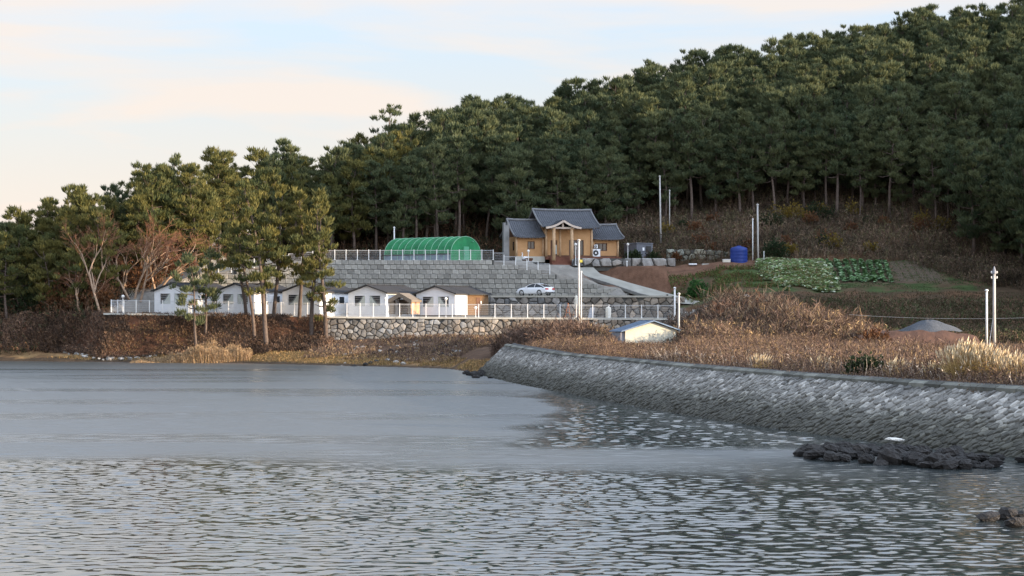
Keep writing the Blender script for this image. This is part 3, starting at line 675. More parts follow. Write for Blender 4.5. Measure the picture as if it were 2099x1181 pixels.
# ------------------------------------------------------------------ block retaining wall in three tiers
BH = .582; TOPZ = 11.9
ROWX = [(640, 1013), (545, 1060), (478, 1110), (440, 1142), (430, 1185), (425, 1225), (425, 1262), (425, 1290), (425, 1290), (425, 985), (425, 985), (425, 985)]
tiers = [('upper tier of the grey concrete block wall, right under the top fence', range(0, 3), 250.9), ('middle tier of the stepped grey concrete block wall', range(3, 7), 250.45), ('lowest tier of the concrete block wall behind the cabins and the white car', range(7, 12), 250.0)]
rr = random.Random(21)
me_blk = {}
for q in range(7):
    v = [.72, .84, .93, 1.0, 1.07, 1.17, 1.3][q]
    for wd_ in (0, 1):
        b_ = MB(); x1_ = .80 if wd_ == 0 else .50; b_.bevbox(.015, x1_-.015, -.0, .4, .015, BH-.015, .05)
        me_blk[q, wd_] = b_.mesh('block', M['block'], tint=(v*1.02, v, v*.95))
for lab, rows, Yw in tiers:
    root = empty('block_retaining_wall', (0, Yw, 0), 0, lab, 'block wall', 'tiers of the concrete block wall')
    core = MB()
    for r_ in rows:
        xa, xb = PXX(ROWX[r_][0], Yw), PXX(ROWX[r_][1], Yw); zt = TOPZ-r_*BH
        core.box(xa+.05, xb-.05, .2, .9, zt-BH, zt-.02)
        x = xa-(.4 if r_ % 2 else 0)+.4
        while x < xb-.3:
            wd_ = 0 if x+.80 <= xb+.2 else 1
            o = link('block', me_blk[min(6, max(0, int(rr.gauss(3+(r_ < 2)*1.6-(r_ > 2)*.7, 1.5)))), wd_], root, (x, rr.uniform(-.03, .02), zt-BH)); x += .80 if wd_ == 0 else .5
    core.build('wall_core', M['core'], root)

# ------------------------------------------------------------------ concrete ramp and level road
rb = MB(); n_ = len(ROADW); vs = []
for a, b_ in ROADW: vs += [a, b_]
for a, b_ in ROADW: vs += [(a[0], a[1], a[2]-.35), (b_[0], b_[1], b_[2]-.35)]
fs = []
for i in range(n_-1):
    fs += [(2*i, 2*i+1, 2*i+3, 2*i+2)]
    o_ = 2*n_; fs += [(2*i, 2*i+2, 2*i+2+o_, 2*i+o_), (2*i+1, 2*i+1+o_, 2*i+3+o_, 2*i+3)]
fs += [(0, 2*n_, 2*n_+1, 1)]
rb.add(vs, fs); ramp = rb.build('concrete_ramp', M['ramp']); tag(ramp, kind='structure')
kb = MB()
for (a, _), (c, _) in zip(ROADW[:-2], ROADW[1:-1]): kb.bar((a[0]-.12, a[1], a[2]-.06), (c[0]-.12, c[1], c[2]-.06), .2, .34)
tag(kb.build('ramp_kerb', mat('kerb_grey', (.20, .20, .19), .9, .2, 2)), 'dark concrete edge down the left side of the ramp', 'kerb')
md_ = MB().box(-2.5, 19.0, 242.75, 249.9, 7.25, 7.46); tag(md_.build('car_road', M['ramp']), kind='structure')

# ------------------------------------------------------------------ fences
def mesh_panel(w_, h):
    b_ = MB(); t = .0035
    nxw = int(w_/.11)
    for i in range(1, nxw): b_.box(i*w_/nxw-t, i*w_/nxw+t, -t, t, .06, h)
    for j in range(int(h/.2)+1): b_.box(.04, w_-.04, -t-.004, t+.004, .06+j*.2-.005, .06+j*.2+.005)
    b_.box(.04, w_-.04, -.014, .014, h-.03, h+.012); b_.box(.04, w_-.04, -.012, .012, .05, .075)
    return b_
def fence(label, posts, h, name='mesh_fence', group='white post and wire fences'):
    root = empty(name, posts[0], 0, label, 'fence', group); o0 = Vector(posts[0])
    pb = MB(); pb.box(-.045, .045, -.045, .045, 0, h+.06); pb.box(-.055, .055, -.055, .055, h+.06, h+.085); pb.box(-.1, .1, -.1, .1, -.02, .02); pm = pb.mesh('post', M['postwhite'])
    cache = {}
    for i, p in enumerate(posts):
        q = Vector(p)-o0; link('post', pm, root, q)
        if i+1 < len(posts):
            d = Vector(posts[i+1])-Vector(p); w_ = round(math.hypot(d.x, d.y), 2)
            if w_ not in cache: cache[w_] = mesh_panel(w_, h).mesh('wire_panel', M['wire'])
            o = link('wire_panel', cache[w_], root, q+Vector((0, 0, min(0, d.z)*.0)))
            o.rotation_euler = (0, 0, math.atan2(d.y, d.x)); o.location.z += d.z*.5
    return root
Yf = 229.15; pp = []
px = 1382.0
while px > 228:
    pp.append(px); px -= 33.4 if px > 990 else 27.0
pp.append(228.0)
pp = pp[::-1]
fence('low white fence of slim posts and wire mesh along the front of the cabin terrace', [(PXX(p, Yf), Yf, float(T1Z(PXX(p, Yf)))+.06) for p in pp if p != 1185], 1.42)
px = 1011.0; Y2 = 251.15; pq = [(1033, 546), (1057, 547.5), (1080, 553.5), (1103, 562), (1127, 563)]
up = []
while px > 682: up.append((px, 532.5)); px -= 23.2
lf = [(664, 533), (641, 534.5), (618, 538), (592, 541), (569, 545), (546, 547), (521, 549.5), (497, 555), (474, 559), (448, 560)]
allp = lf[::-1]+up[::-1]+pq
fence('upper white fence on top of the concrete block wall, stepping down at its ends', [(PXX(a, Y2), Y2, max(HC-(b_-HY)*Y2/F, float(wtop(PXX(a, Y2)))-.35)) for a, b_ in allp], 1.16)
fence('short return of white fence at the far left end of the cabin terrace', [(PXX(228, Yf), Yf+.1, float(T1Z(-45))+.06), (PXX(228, Yf)+.3, Yf+2.2, float(T1Z(-45))+.06), (PXX(228, Yf)+.6, Yf+4.4, float(T1Z(-45))+.06)], 1.42)

# ------------------------------------------------------------------ cabins
def cabin(loc, rz, label, kind):
    """front gable faces -y, side wall faces +x; width W, length L"""
    Wd, L, eh, ph = 5.0, 8.2, 2.62, 3.42; f = .22
    root = empty('cabin', loc, rz, label, 'cabin', 'row of white cabins')
    w_ = MB(); hw = Wd/2
    prof = [(-hw, f), (hw, f), (hw, eh), (0, ph), (-hw, eh)]
    # gable front with two window openings
    wins = [(-1.75, -.22, 1.1, 2.36), (.22, 1.75, 1.1, 2.36)]
    zs = [f, 1.1, 2.36, eh]; xs_ = [-hw, -1.75, -.22, .22, 1.75, hw]
    for i in range(5):
        for j in range(3):
            if j == 1 and i in (1, 3): continue
            w_.box(xs_[i], xs_[i+1], 0, .1, zs[j], zs[j+1])
    w_.prism([(-hw, eh), (hw, eh), (0, ph)], 0, .1)
    w_.box(-hw, -hw+.1, .1, L, f, eh); w_.box(-hw+.1, hw-.1, L-.1, L, f, eh); w_.prism([(-hw, eh), (hw, eh), (0, ph)], L-.1, L)
    k0 = 2.9 if kind == 'wood' else 6.2
    w_.box(hw-.1, hw, .1, k0, f, eh)
    w_.build('wall', M['white'], root)
    sb = MB()
    for j in range(9): sb.box(-hw+.002, hw-.002, -.012, 0, f+j*.27, f+j*.27+.012)
    for xx in (-hw-.01, hw-.05): sb.box(xx, xx+.06, -.03, .0, f, eh)
    sb.build('siding_trim', M['white'], root)
    if kind == 'wood':
        d = MB(); d.box(hw-.12, hw-.02, 2.9, L-.1, f, eh); d.build('wood_cladding', M['woodbrown'], root)
        for k in range(int((L-3.1)/.3)):
            pass
        pl_ = MB()
        for k in range(18): pl_.box(hw-.02, hw+.005, 2.95+k*.285, 2.95+k*.285+.25, f, eh-.02)
        pl_.build('board', M['woodbrown'], root)
        dm = MB().box(hw+.0, hw+.05, .55, 1.05, f+.05, eh-.25); dm.build('side_door', M['white'], root)
        dm = MB(); dm.box(hw+.0, hw+.045, 1.25, 2.85, f+.02, eh-.05); dr = dm.build('white_panel', M['white'], root)
        dm = MB().box(hw+.012, hw+.05, 5.0, 6.0, f+.05, 2.25); dd_ = dm.build('door', M['timberdark'], root)
        MB().box(hw+.05, hw+.10, 5.1, 5.16, 1.1, 1.35).build('handle', M['rim'], dd_)
        hb = MB(); hb.lathe([(.10, 0), (.10, .22), (.03, .3)], 8, (hw+.16, 5.9, 1.55)); hb.build('wall_lamp', M['lampglobe'], root)
    else:
        w2 = MB(); w2.box(hw-.1, hw, 6.2, L-.1, f, eh); w2.build('rear_side_wall', M['darktrim'], root)
        dm = MB().box(hw-.0, hw+.05, 2.4, 3.3, f+.05, 2.15); dd_ = dm.build('door', M['white'], root)
        MB().box(hw+.05, hw+.1, 2.5, 2.56, 1.1, 1.35).build('handle', M['darktrim'], dd_)
        MB().box(hw-.0, hw+.03, 4.2, 5.2, 1.3, 2.1).build('side_window', M['glass'], root)
    ru = MB(); ru.box(-hw-.1, hw+.05, .02, L, -.3, f); ru.build('base_skirt', M['darktrim'] if kind == 'wood' else M['white'], root)
    # roof: two slabs with shingle courses
    oh = .28; rise = (ph-eh)/hw
    for s in (-1, 1):
        r_ = MB(); x_e = s*(hw+oh); z_e = eh-oh*rise
        r_.add([(0, -.3, ph+.13), (x_e, -.3, z_e+.13), (x_e, L+.35, z_e+.13), (0, L+.35, ph+.13), (0, -.3, ph+.03), (x_e, -.3, z_e+.03), (x_e, L+.35, z_e+.03), (0, L+.35, ph+.03)],
               [(0,1,2,3) if s < 0 else (3,2,1,0), (7,6,5,4) if s < 0 else (4,5,6,7), (0,4,5,1), (1,5,6,2), (2,6,7,3)])
        for c_ in range(6):
            t = (c_+.5)/6; xx = x_e*t; zz = ph+(z_e-ph)*t+.135
            r_.bar((xx, -.3, zz), (xx, L+.35, zz), .05, .03)
        r_.build('roof', M['charcoal'], root)
        MB().bar((0, -.33, ph+.08), (x_e, -.33, z_e+.08), .06, .13).build('barge_board', M['darktrim'], root)
        MB().bar((x_e, -.4, z_e+.06), (x_e, L+.3, z_e+.06), .1, .12).build('gutter', M['darktrim'], root)
    MB().bar((0, -.36, ph+.15), (0, L+.38, ph+.18), .18, .06).build('ridge_cap', M['charcoal'], root)
    for k, (a, b_, c_, d_) in enumerate(wins):
        fr = MB()
        for q in ((a, b_, c_, c_+.06), (a, b_, d_-.06, d_), (a, a+.06, c_, d_), (b_-.06, b_, c_, d_)): fr.box(q[0], q[1], -.03, .08, q[2], q[3])
        wf = fr.build('window', M['white'], root)
        MB().box(a+.05, b_-.05, .04, .06, c_+.05, d_-.05).build('pane', M['glass'], wf)
        # drawn curtains: pale cloth gathered to one side, slightly in front of dark interior
        s = 1 if k == 0 else -1; xl, xr = (a+.08, b_-.08) if s > 0 else (b_-.08, a+.08); W_ = xr-xl
        cb = MB(); n = 10; vs = []
        for i in range(n+1):
            t = i/n; zt = d_-.07-(1-t)**2*.0; zb_ = c_+.07; x_ = xl+W_*t
            top_ = (c_+.07)+(d_-c_-.14)*min(1, (t/.85)**1.5)
            vs += [(x_, .02+.012*(i % 2), zb_), (x_, .02+.012*(i % 2), max(top_, zb_+.01))]
        cb.add(vs, [(2*i, 2*i+2, 2*i+3, 2*i+1) if s > 0 else (2*i+1, 2*i+3, 2*i+2, 2*i) for i in range(n)]); cb.build('curtain', M['curtain'], wf)
        cb = MB(); vs = []
        for i in range(n+1):
            t = i/n; x_ = xl+W_*t*.9; th_ = .13+.1*t
            z0_ = c_+.07+(d_-c_-.14)*min(1, (t/.95)**1.6); vs += [(x_, .012+.01*(i % 2), max(c_+.07, z0_-.02)), (x_, .012+.01*(i % 2), min(d_-.07, z0_+th_))]
        cb.add(vs, [(2*i, 2*i+2, 2*i+3, 2*i+1) if s > 0 else (2*i+1, 2*i+3, 2*i+2, 2*i) for i in range(n)]); cb.build('curtain_swag', M['curtaindark'], wf)
    return root
TH = math.radians(27)
labs = ['white gabled cabin farthest left, its windows crossed by pine branches', 'second white cabin from the left, half hidden by slanting pine trunks', 'white cabin behind the tall shoreline pines, third from the left',
        'white cabin with cream side wall beside the brown canopy tent', 'white cabin at the right end with glowing sunlit door and brown wood side']
for (pxl, pyb), lab, kd in zip([(314, 639), (443, 640), (577, 641.5), (713, 643.5), (853, 645.5)], labs, ['white', 'white', 'white', 'white', 'wood']):
    Yc = 232.3; X_, _, Z_ = P(pxl, pyb, Yc)
    # left front corner at (X_, Yc); centre of the front face
    cx_ = X_+2.5*math.cos(TH); cy_ = Yc+.6+2.5*math.sin(TH)*0
    cabin((cx_, Yc-.2, Z_-.25), -TH, lab, kd)

# dark shed / gap items between cabins
def canopy_tent(loc, rz):
    root = empty('canopy_tent', loc, rz, 'brown gabled canopy tent with orange side between the two right cabins', 'tent')
    hw, L, eh, ph = 1.35, 2.2, 1.75, 2.45
    for sx_ in (-1, 1):
        for y_ in (.05, L-.05):
            MB().tube([(sx_*(hw-.05), y_, 0), (sx_*(hw-.05), y_, eh)], .035, 6).build('leg', M['timberdark'], root)
    r_ = MB()
    for s in (-1, 1):
        r_.add([(0, -.2, ph), (s*(hw+.2), -.2, eh-.1), (s*(hw+.2), L+.2, eh-.1), (0, L+.2, ph)], [(0, 1, 2, 3)]); r_.add([(0, -.2, ph-.05), (s*(hw+.2), -.2, eh-.15), (s*(hw+.2), L+.2, eh-.15), (0, L+.2, ph-.05)], [(3, 2, 1, 0)])
        r_.add([(s*(hw+.2), -.2, eh-.1), (s*(hw+.2), L+.2, eh-.1), (s*(hw+.2), L+.2, eh-.35), (s*(hw+.2), -.2, eh-.35)], [(0, 1, 2, 3)])
    r_.build('roof', M['tent'], root)
    v = MB(); n = 12
    for i in range(n):
        x0_ = -(hw+.2)+i*(2*hw+.4)/n; x1_ = x0_+(2*hw+.4)/n; f_ = lambda x: ph-abs(x)/(hw+.2)*(ph-eh+.1)
        v.add([(x0_, -.2, f_(x0_)), (x1_, -.2, f_(x1_)), (x1_, -.19, f_(x1_)-.55), ((x0_+x1_)/2, -.19, f_((x0_+x1_)/2)-.42), (x0_, -.19, f_(x0_)-.55)], [(0, 1, 2, 3, 4)])
    v.build('valance', M['tent'], root)
    s_ = MB().box(hw-.02, hw+.02, 0, L, .05, eh-.15); s_.build('side_cloth', M['orange'] if 0 else mat('tan_tent_side', (.52, .30, .18), .85, .15, 2), root)
    s_ = MB().box(-hw-.02, -hw+.02, 0, L, .05, eh-.15); s_.build('side_cloth', M['tent'], root)
    MB().box(-hw, hw, L-.02, L+.02, .05, eh).build('back_cloth', M['tent'], root)
    MB().box(-hw, -hw+.55, -.02, .02, .05, eh-.2).build('front_flap', M['tent'], root); MB().box(hw-.35, hw, -.02, .02, .05, eh-.2).build('front_flap', M['tent'], root)
    bx = MB(); bx.box(-.5, .5, .8, 1.3, .7, .76); bx.box(-.45, -.38, .85, 1.25, 0, .7); bx.box(.38, .45, .85, 1.25, 0, .7); t = bx.build('folding_table', M['timberdark']); t.location = root.location; t.rotation_euler = root.rotation_euler
    tag(t, 'dark folding table inside the brown canopy tent', 'table')
canopy_tent(P(820, 645, 230.9), -math.radians(24))

# ------------------------------------------------------------------ timber house
house = empty('timber_house', (PXX(1166, 264), 264.3, 12.72), math.radians(15), 'ochre timber house with grey tiled roofs and a columned porch on the upper terrace', 'house')
def wall_with(mb, x0, x1, y, t, z0, z1, holes):
    xs_ = sorted({x0, x1, *[h[0] for h in holes], *[h[1] for h in holes]}); zs = sorted({z0, z1, *[h[2] for h in holes], *[h[3] for h in holes]})
    for i in range(len(xs_)-1):
        for j in range(len(zs)-1):
            cx_, cz_ = (xs_[i]+xs_[i+1])/2, (zs[j]+zs[j+1])/2
            if any(h[0] < cx_ < h[1] and h[2] < cz_ < h[3] for h in holes): continue
            mb.box(xs_[i], xs_[i+1], y, y+t, zs[j], zs[j+1])
Cw = 3.1
w_ = MB()
# centre block
hc = [(-2.45, -1.55, 0.0, 2.1), (.05, 2.0, .15, 2.15)]
wall_with(w_, -Cw, Cw, 0, .2, 0, 3.75, hc)
w_.box(-Cw, -Cw+.2, .2, 6.8, 0, 3.75); w_.box(Cw-.2, Cw, .2, 6.8, 0, 3.75); w_.box(-Cw+.2, Cw-.2, 6.6, 6.8, 0, 3.75)
for s in (-1, 1): w_.prism_x([(.0, 3.75), (6.8, 3.75), (3.4, 5.55)], s*Cw-.2*(s > 0), s*Cw+.2*(s < 0))
w_.build('wall', M['ochre'], house)
w_ = MB(); hl = [(-5.35, -4.4, .95, 1.95)]
wall_with(w_, -6.9, -Cw, .6, .2, 0, 2.55, hl); w_.box(-6.9, -6.7, .8, 6.2, 0, 2.55); w_.box(-6.7, -Cw, 6.0, 6.2, 0, 2.55); w_.build('wall', M['ochre'], house)
MB().prism_x([(.6, 2.56), (6.2, 2.56), (3.4, 4.4)], -6.9, -6.72).build('gable_board', M['timberdark'], house)
w_ = MB(); hr = [(3.75, 5.35, .8, 1.8)]
wall_with(w_, Cw, 6.9, .6, .2, 0, 2.3, hr); w_.box(6.7, 6.9, .8, 6.2, 0, 2.3); w_.box(Cw, 6.7, 6.0, 6.2, 0, 2.3); w_.prism_x([(.6, 2.3), (6.2, 2.3), (3.4, 3.95)], 6.72, 6.9); w_.build('wall', M['ochre'], house)
# posts and beams on the face
for x_, y_, h_ in ((-3.05, -.06, 3.7), (3.05, -.06, 3.7), (-1.2, -.06, 3.7), (-6.85, .54, 2.5), (-3.3, .54, 2.5), (6.8, .54, 2.3), (3.4, .54, 2.3)):
    MB().tube([(x_, y_, 0), (x_+.03, y_, h_*.5), (x_, y_, h_)], [.17, .14, .15], 8).build('post', M['timber'], house, smooth=True)
for x0_, x1_, y_, z_ in ((-3.1, 3.1, -.05, 3.6), (-6.9, -3.1, .55, 2.42), (3.1, 6.9, .55, 2.18)):
    MB().bar((x0_, y_, z_), (x1_, y_, z_), .14, .2).build('beam', M['timber'], house)
for x0_, x1_, y_, z_ in ((-3.1, 3.1, -.03, .08), (3.1, 6.9, .57, .08)): MB().bar((x0_, y_, z_), (x1_, y_, z_), .14, .16).build('sill_beam', M['timberdark'], house)
# windows
def window(a, b_, c_, d_, y, frame, parent, mull=1, name='window'):
    fr = MB(); t = .07
    for q in ((a, b_, c_, c_+t), (a, b_, d_-t, d_), (a, a+t, c_+t, d_-t), (b_-t, b_, c_+t, d_-t)): fr.box(q[0], q[1], y-.04, y+.14, q[2], q[3])
    for i in range(mull): xx = a+(b_-a)*(i+1)/(mull+1); fr.box(xx-.03, xx+.03, y, y+.1, c_+t, d_-t)
    wf = fr.build(name, frame, parent); MB().box(a+.05, b_-.05, y+.1, y+.12, c_+.05, d_-.05).build('pane', M['glass'], wf); return wf
window(-5.35, -4.4, .95, 1.95, .6, M['timberdark'], house); window(3.75, 5.35, .8, 1.8, .6, M['timberdark'], house, 2)
gd = window(.05, 2.0, .15, 2.15, 0, M['timberdark'], house, 1, 'glass_door'); MB().box(.95, 1.0, -.1, -.04, .9, 1.3).build('handle', M['rim'], gd)
d_ = MB().box(-2.45, -1.55, .08, .16, 0, 2.1).build('door', M['timberdark'], house); MB().box(-1.78, -1.62, .02, .07, .3, 1.5).build('door_glass', M['curtain'], d_)
for k, x_ in enumerate((-6.9,)):
    for y_ in (1.5, 4.2): MB().box(x_-.03, x_+.0, y_, y_+.5, .8, 1.9).build('side_window', M['glass'], house)
# tiled roofs: sagging profile, ribs, ridge and rake bands
def tiled_roof(x0, x1, ye, yr_, yb, ze, zr, zb_, n=26, curve=.22, upturn=.16):
    r_ = MB(); K = 6
    def pt(x, t, side, up=0):
        u = (x-(x0+x1)/2)/((x1-x0)/2); lift = upturn*abs(u)**3
        y = yr_+(ye-yr_)*t if side == 0 else yr_+(yb-yr_)*t
        ze_ = ze if side == 0 else zb_
        z = zr+(ze_-zr)*t-curve*math.sin(math.pi*t)+lift*(.5+.5*t)+up
        return (x, y, z)
    nx_ = 8
    for side in (0, 1):
        for i in range(nx_):
            for k in range(K):
                a, b_ = x0+(x1-x0)*i/nx_, x0+(x1-x0)*(i+1)/nx_; t0, t1 = k/K, (k+1)/K
                q = [pt(a, t0, side), pt(b_, t0, side), pt(b_, t1, side), pt(a, t1, side)]; w2 = [pt(a, t0, side, -.14), pt(b_, t0, side, -.14), pt(b_, t1, side, -.14), pt(a, t1, side, -.14)]
                r_.add(q, [(3, 2, 1, 0) if side == 0 else (0, 1, 2, 3)]); r_.add(w2, [(0, 1, 2, 3) if side == 0 else (3, 2, 1, 0)])
                if k == K-1: r_.add([q[3], q[2], w2[2], w2[3]], [(0, 3, 2, 1) if side == 0 else (0, 1, 2, 3)])
    for i in range(n+1):
        x = x0+.05+(x1-x0-.1)*i/n
        r_.tube([pt(x, k/4, 0, .02) for k in range(5)], .055, 4)
    ro = r_.build('roof', M['tile'], house)
    c_ = MB(); c_.tube([pt(x0-.1+(x1-x0+.2)*i/8, 0, 0, .12) for i in range(9)], .14, 6); c_.build('ridge_tiles', M['tileridge'], ro)
    for xx in (x0, x1):
        c_ = MB(); c_.tube([pt(xx, k/5, 0, .08) for k in range(6)], .11, 5); c_.build('rake_tiles', M['tileridge'], ro)
        c_ = MB(); c_.tube([pt(xx, k/5, 1, .08) for k in range(6)], .11, 5); c_.build('rake_tiles', M['tileridge'], ro)
    rf_ = MB()
    m_ = int((x1-x0)/.42)
    for i in range(m_): 
        x = x0+.2+(x1-x0-.4)*i/(m_-1); p = pt(x, 1, 0, -.2); p2 = pt(x, .7, 0, -.2); rf_.bar(p, p2, .09, .1)
    rf_.build('rafter_ends', M['timberdark'], ro)
tiled_roof(-3.9, 4.0, -.9, 3.4, 7.7, 3.72, 6.05, 3.72)
tiled_roof(-7.35, -3.0, -.1, 3.4, 6.9, 2.5, 4.72, 2.5, 15)
tiled_roof(3.0, 7.5, -.1, 3.4, 6.9, 2.35, 4.2, 2.35, 15)
# porch
pc = -1.25
for s in (-1, 1):
    MB().tube([(pc+s*1.2, -1.5, -.55), (pc+s*1.2+.03, -1.5, 1.6), (pc+s*1.2, -1.5, 3.55)], [.24, .2, .21], 10).build('porch_column', M['timber'], house, smooth=True)
    MB().bar((pc+s*1.2, -1.7, 3.5), (pc+s*1.2, 0, 3.5), .2, .24).build('porch_beam', M['timber'], house)
MB().bar((pc-1.55, -1.5, 3.62), (pc+1.55, -1.5, 3.62), .2, .22).build('porch_beam', M['pinkwood'], house)
MB().bar((pc, -1.5, 3.7), (pc, -1.5, 4.3), .2, .3).build('king_post', M['pinkwood'], house)
n = 6
for s in (-1, 1):
    gb = MB(); rf2 = MB()
    for i in range(n):
        f_ = lambda t: (pc+s*2.35*t, 4.5-.95*t-.16*math.sin(math.pi*t)+.05*t**3)
        a, b_ = f_(i/n), f_((i+1)/n)
        gb.bar((a[0], -1.95, a[1]), (b_[0], -1.95, b_[1]), .1, .26)
        rf2.add([(a[0], -2.0, a[1]+.17), (b_[0], -2.0, b_[1]+.17), (b_[0], 1.6, b_[1]+.17), (a[0], 1.6, a[1]+.17), (a[0], -1.9, a[1]+.05), (b_[0], -1.9, b_[1]+.05), (b_[0], 1.6, b_[1]+.05), (a[0], 1.6, a[1]+.05)], [(0,1,2,3),(3,2,1,0),(4,5,6,7),(0,4,5,1)])
    gb.build('barge_board', M['pinkwood'], house); rf2.build('porch_roof', M['tile'], house)
# chimney, plinth, steps, deck
ch = MB(); ch.box(-8.35, -7.62, 1.2, 1.9, -.5, 4.05); ch.box(-8.35, -8.1, 1.2, 1.9, 4.05, 4.35); ch.box(-7.87, -7.62, 1.2, 1.9, 4.05, 4.35); ch.build('chimney', mat('grey_chimney', (.25, .25, .245), .85, .15, 2), house)
MB().box(-6.95, -3.1, .35, .75, -.75, 0).build('plinth', M['concrete'], house)
MB().box(-3.1, 7.1, -.12, .7, -.4, -.0).build('deck', M['deck'], house)
st = MB()
for k in range(4): st.box(-2.6, .2, -.35*(4-k)-.12, -.35*(3-k)-.12, -1.15, -1.0+k*.3)
st.build('steps', M['deck'], house)
# outdoor units stand by the wall
def unit(loc, rz, label, s=1.0):
    root = empty('air_conditioner_unit', loc, rz, label, 'air conditioner', 'outdoor cooling units by the house')
    MB().bevbox(-.45*s, .45*s, -.2, .2, 0, .85*s, .03).build('casing', M['white'], root)
    c_ = MB(); 
    for k in range(16):
        a = 2*math.pi*k/16; a2 = 2*math.pi*(k+1)/16
        c_.add([(-.08*s+math.cos(a)*.32*s, -.21, .42*s+math.sin(a)*.32*s), (-.08*s+math.cos(a2)*.32*s, -.21, .42*s+math.sin(a2)*.32*s), (-.08*s+math.cos(a2)*.12*s, -.215, .42*s+math.sin(a2)*.12*s), (-.08*s+math.cos(a)*.12*s, -.215, .42*s+math.sin(a)*.12*s)], [(0, 1, 2, 3)])
    c_.build('fan_grille', M['black'], root); return root
def hpt(u, v, w_):
    q = Matrix.Rotation(math.radians(15), 4, 'Z') @ Vector((u, v, w_)); return q+Vector((PXX(1166, 264), 264.3, 12.72))
unit(hpt(3.72, .1, .02), math.radians(15), 'white outdoor cooling unit with round fan, standing on the deck by the right window', 1.15)
o = unit(hpt(3.66, .1, 1.12), math.radians(15), 'small white unit on top of the larger outdoor cooling unit', .52)

# lamps
def globe_lamp(loc, h, label, colr_='lampglobe'):
    root = empty('garden_lamp', loc, 0, label, 'lamp', 'globe lamps on posts')
    b_ = MB(); b_.tube([(0, 0, 0), (0, 0, h)], .045, 8); b_.lathe([(.1, 0), (.1, .08), (.05, .12)], 8); b_.build('lamp_post', M['postwhite'], root)
    g_ = MB(); g_.lathe([(.06, h-.02), (.14, h+.04), (.18, h+.14), (.16, h+.24), (.08, h+.32), (.02, h+.34)], 10); g_.build('globe', M[colr_], root, smooth=True)
    return root
globe_lamp((PXX(252, 230.6), 230.6, 5.35), 1.72, 'globe lamp at the far left behind the end of the low white fence')
globe_lamp((PXX(668, 230), 230, 4.95), 2.0, 'globe lamp just right of the tall shoreline pines')
globe_lamp((PXX(790, 229.8), 229.8, 4.85), 1.95, 'globe lamp beside the brown canopy tent')
globe_lamp((PXX(914, 230.1), 230.1, 4.85), 1.95, 'globe lamp in front of the right window of the rightmost cabin')
globe_lamp((PXX(975, 231.0), 231.0, 4.85), .95, 'short lamp by the brown wooden side of the rightmost cabin')
globe_lamp((PXX(412, 230.1), 230.1, 5.15), 1.7, 'globe lamp between the two leftmost cabins behind pine branches')
globe_lamp((PXX(1083, 260), 260, 11.4), 1.75, 'globe lamp with a yellowish post in front of the left house window')
globe_lamp((PXX(1180, 260.5), 260.5, 11.5), 2.5, 'tall globe lamp in front of the glass door of the timber house')
globe_lamp((PXX(1287, 264.5), 264.5, 12.4), 1.75, 'globe lamp between the timber house and the grey shed')

# ------------------------------------------------------------------ greenhouse tunnel
def greenhouse():
    al = math.radians(-38); L, R_, hs_ = 11.0, 2.95, .9; n = 14
    root = empty('greenhouse_tunnel', (PXX(955, 256.5), 256.5, 11.85), al, 'long green vinyl tunnel greenhouse with pale hoops on the upper terrace', 'greenhouse')
    # x axis of the tunnel runs to -x (away to the left); the end wall is at x=0
    def prof(a): return (-R_*math.cos(a), hs_+ (R_*.76)*math.sin(a))
    top = MB(); low = MB()
    for k in range(n):
        a0, a1 = math.pi*k/n, math.pi*(k+1)/n; (y0, z0), (y1, z1) = prof(a0), prof(a1)
        for j in range(10):
            xa, xb = -L*j/10, -L*(j+1)/10; sag = -.0
            xm = (xa+xb)/2; s_ = .975
            ym0, zm0, ym1, zm1 = y0*s_, hs_+(z0-hs_)*s_, y1*s_, hs_+(z1-hs_)*s_
            top.add([(xa, y0, z0), (xm, ym0, zm0), (xm, ym1, zm1), (xa, y1, z1)], [(0, 3, 2, 1)]); top.add([(xm, ym0, zm0), (xb, y0, z0), (xb, y1, z1), (xm, ym1, zm1)], [(0, 3, 2, 1)])
    top.build('cover', M['greennet'], root, smooth=True)
    for s in (-1, 1): low.box(-L, 0, s*R_-.01, s*R_+.01, 0, hs_)
    low.build('side_sheet', M['clear'], root)
    MB().box(-L, 0, -R_-.06, -R_+.0, hs_-.08, hs_+.08).build('rolled_curtain', M['darktrim'], root)
    for xe_, dr_ in ((0, 1), (-L, -1)):
      e = MB(); pts = [(-R_, 0)]+[prof(math.pi*k/n) for k in range(n+1)]+[(R_, 0)]
      e.add([(xe_, y, z) for y, z in pts], [tuple(range(len(pts)))[::dr_]]); e.build('end_wall', M['greennet'], root)
    d_ = MB().box(.0, .05, -.45, .55, 0, 1.9).build('door', M['greennet2'], root); MB().box(.05, .1, -.38, -.3, .9, 1.1).build('handle', M['rim'], d_)
    for j in range(11):
        h_ = MB(); pp_ = [(-L*j/10, -R_-.02, 0), (-L*j/10, -R_-.02, hs_)]+[(-L*j/10, prof(math.pi*k/12)[0]*1.01, hs_+(prof(math.pi*k/12)[1]-hs_)*1.01+.01) for k in range(1, 12)]+[(-L*j/10, R_+.02, hs_), (-L*j/10, R_+.02, 0)]
        h_.tube(pp_, .032, 5); h_.build('hoop', M['hoop'], root)
    MB().lathe([(.12, 0), (.16, .06), (.12, .12)], 8, (.1, 1.2, 2.5)).build('vent', M['greennet2'], root)
greenhouse()

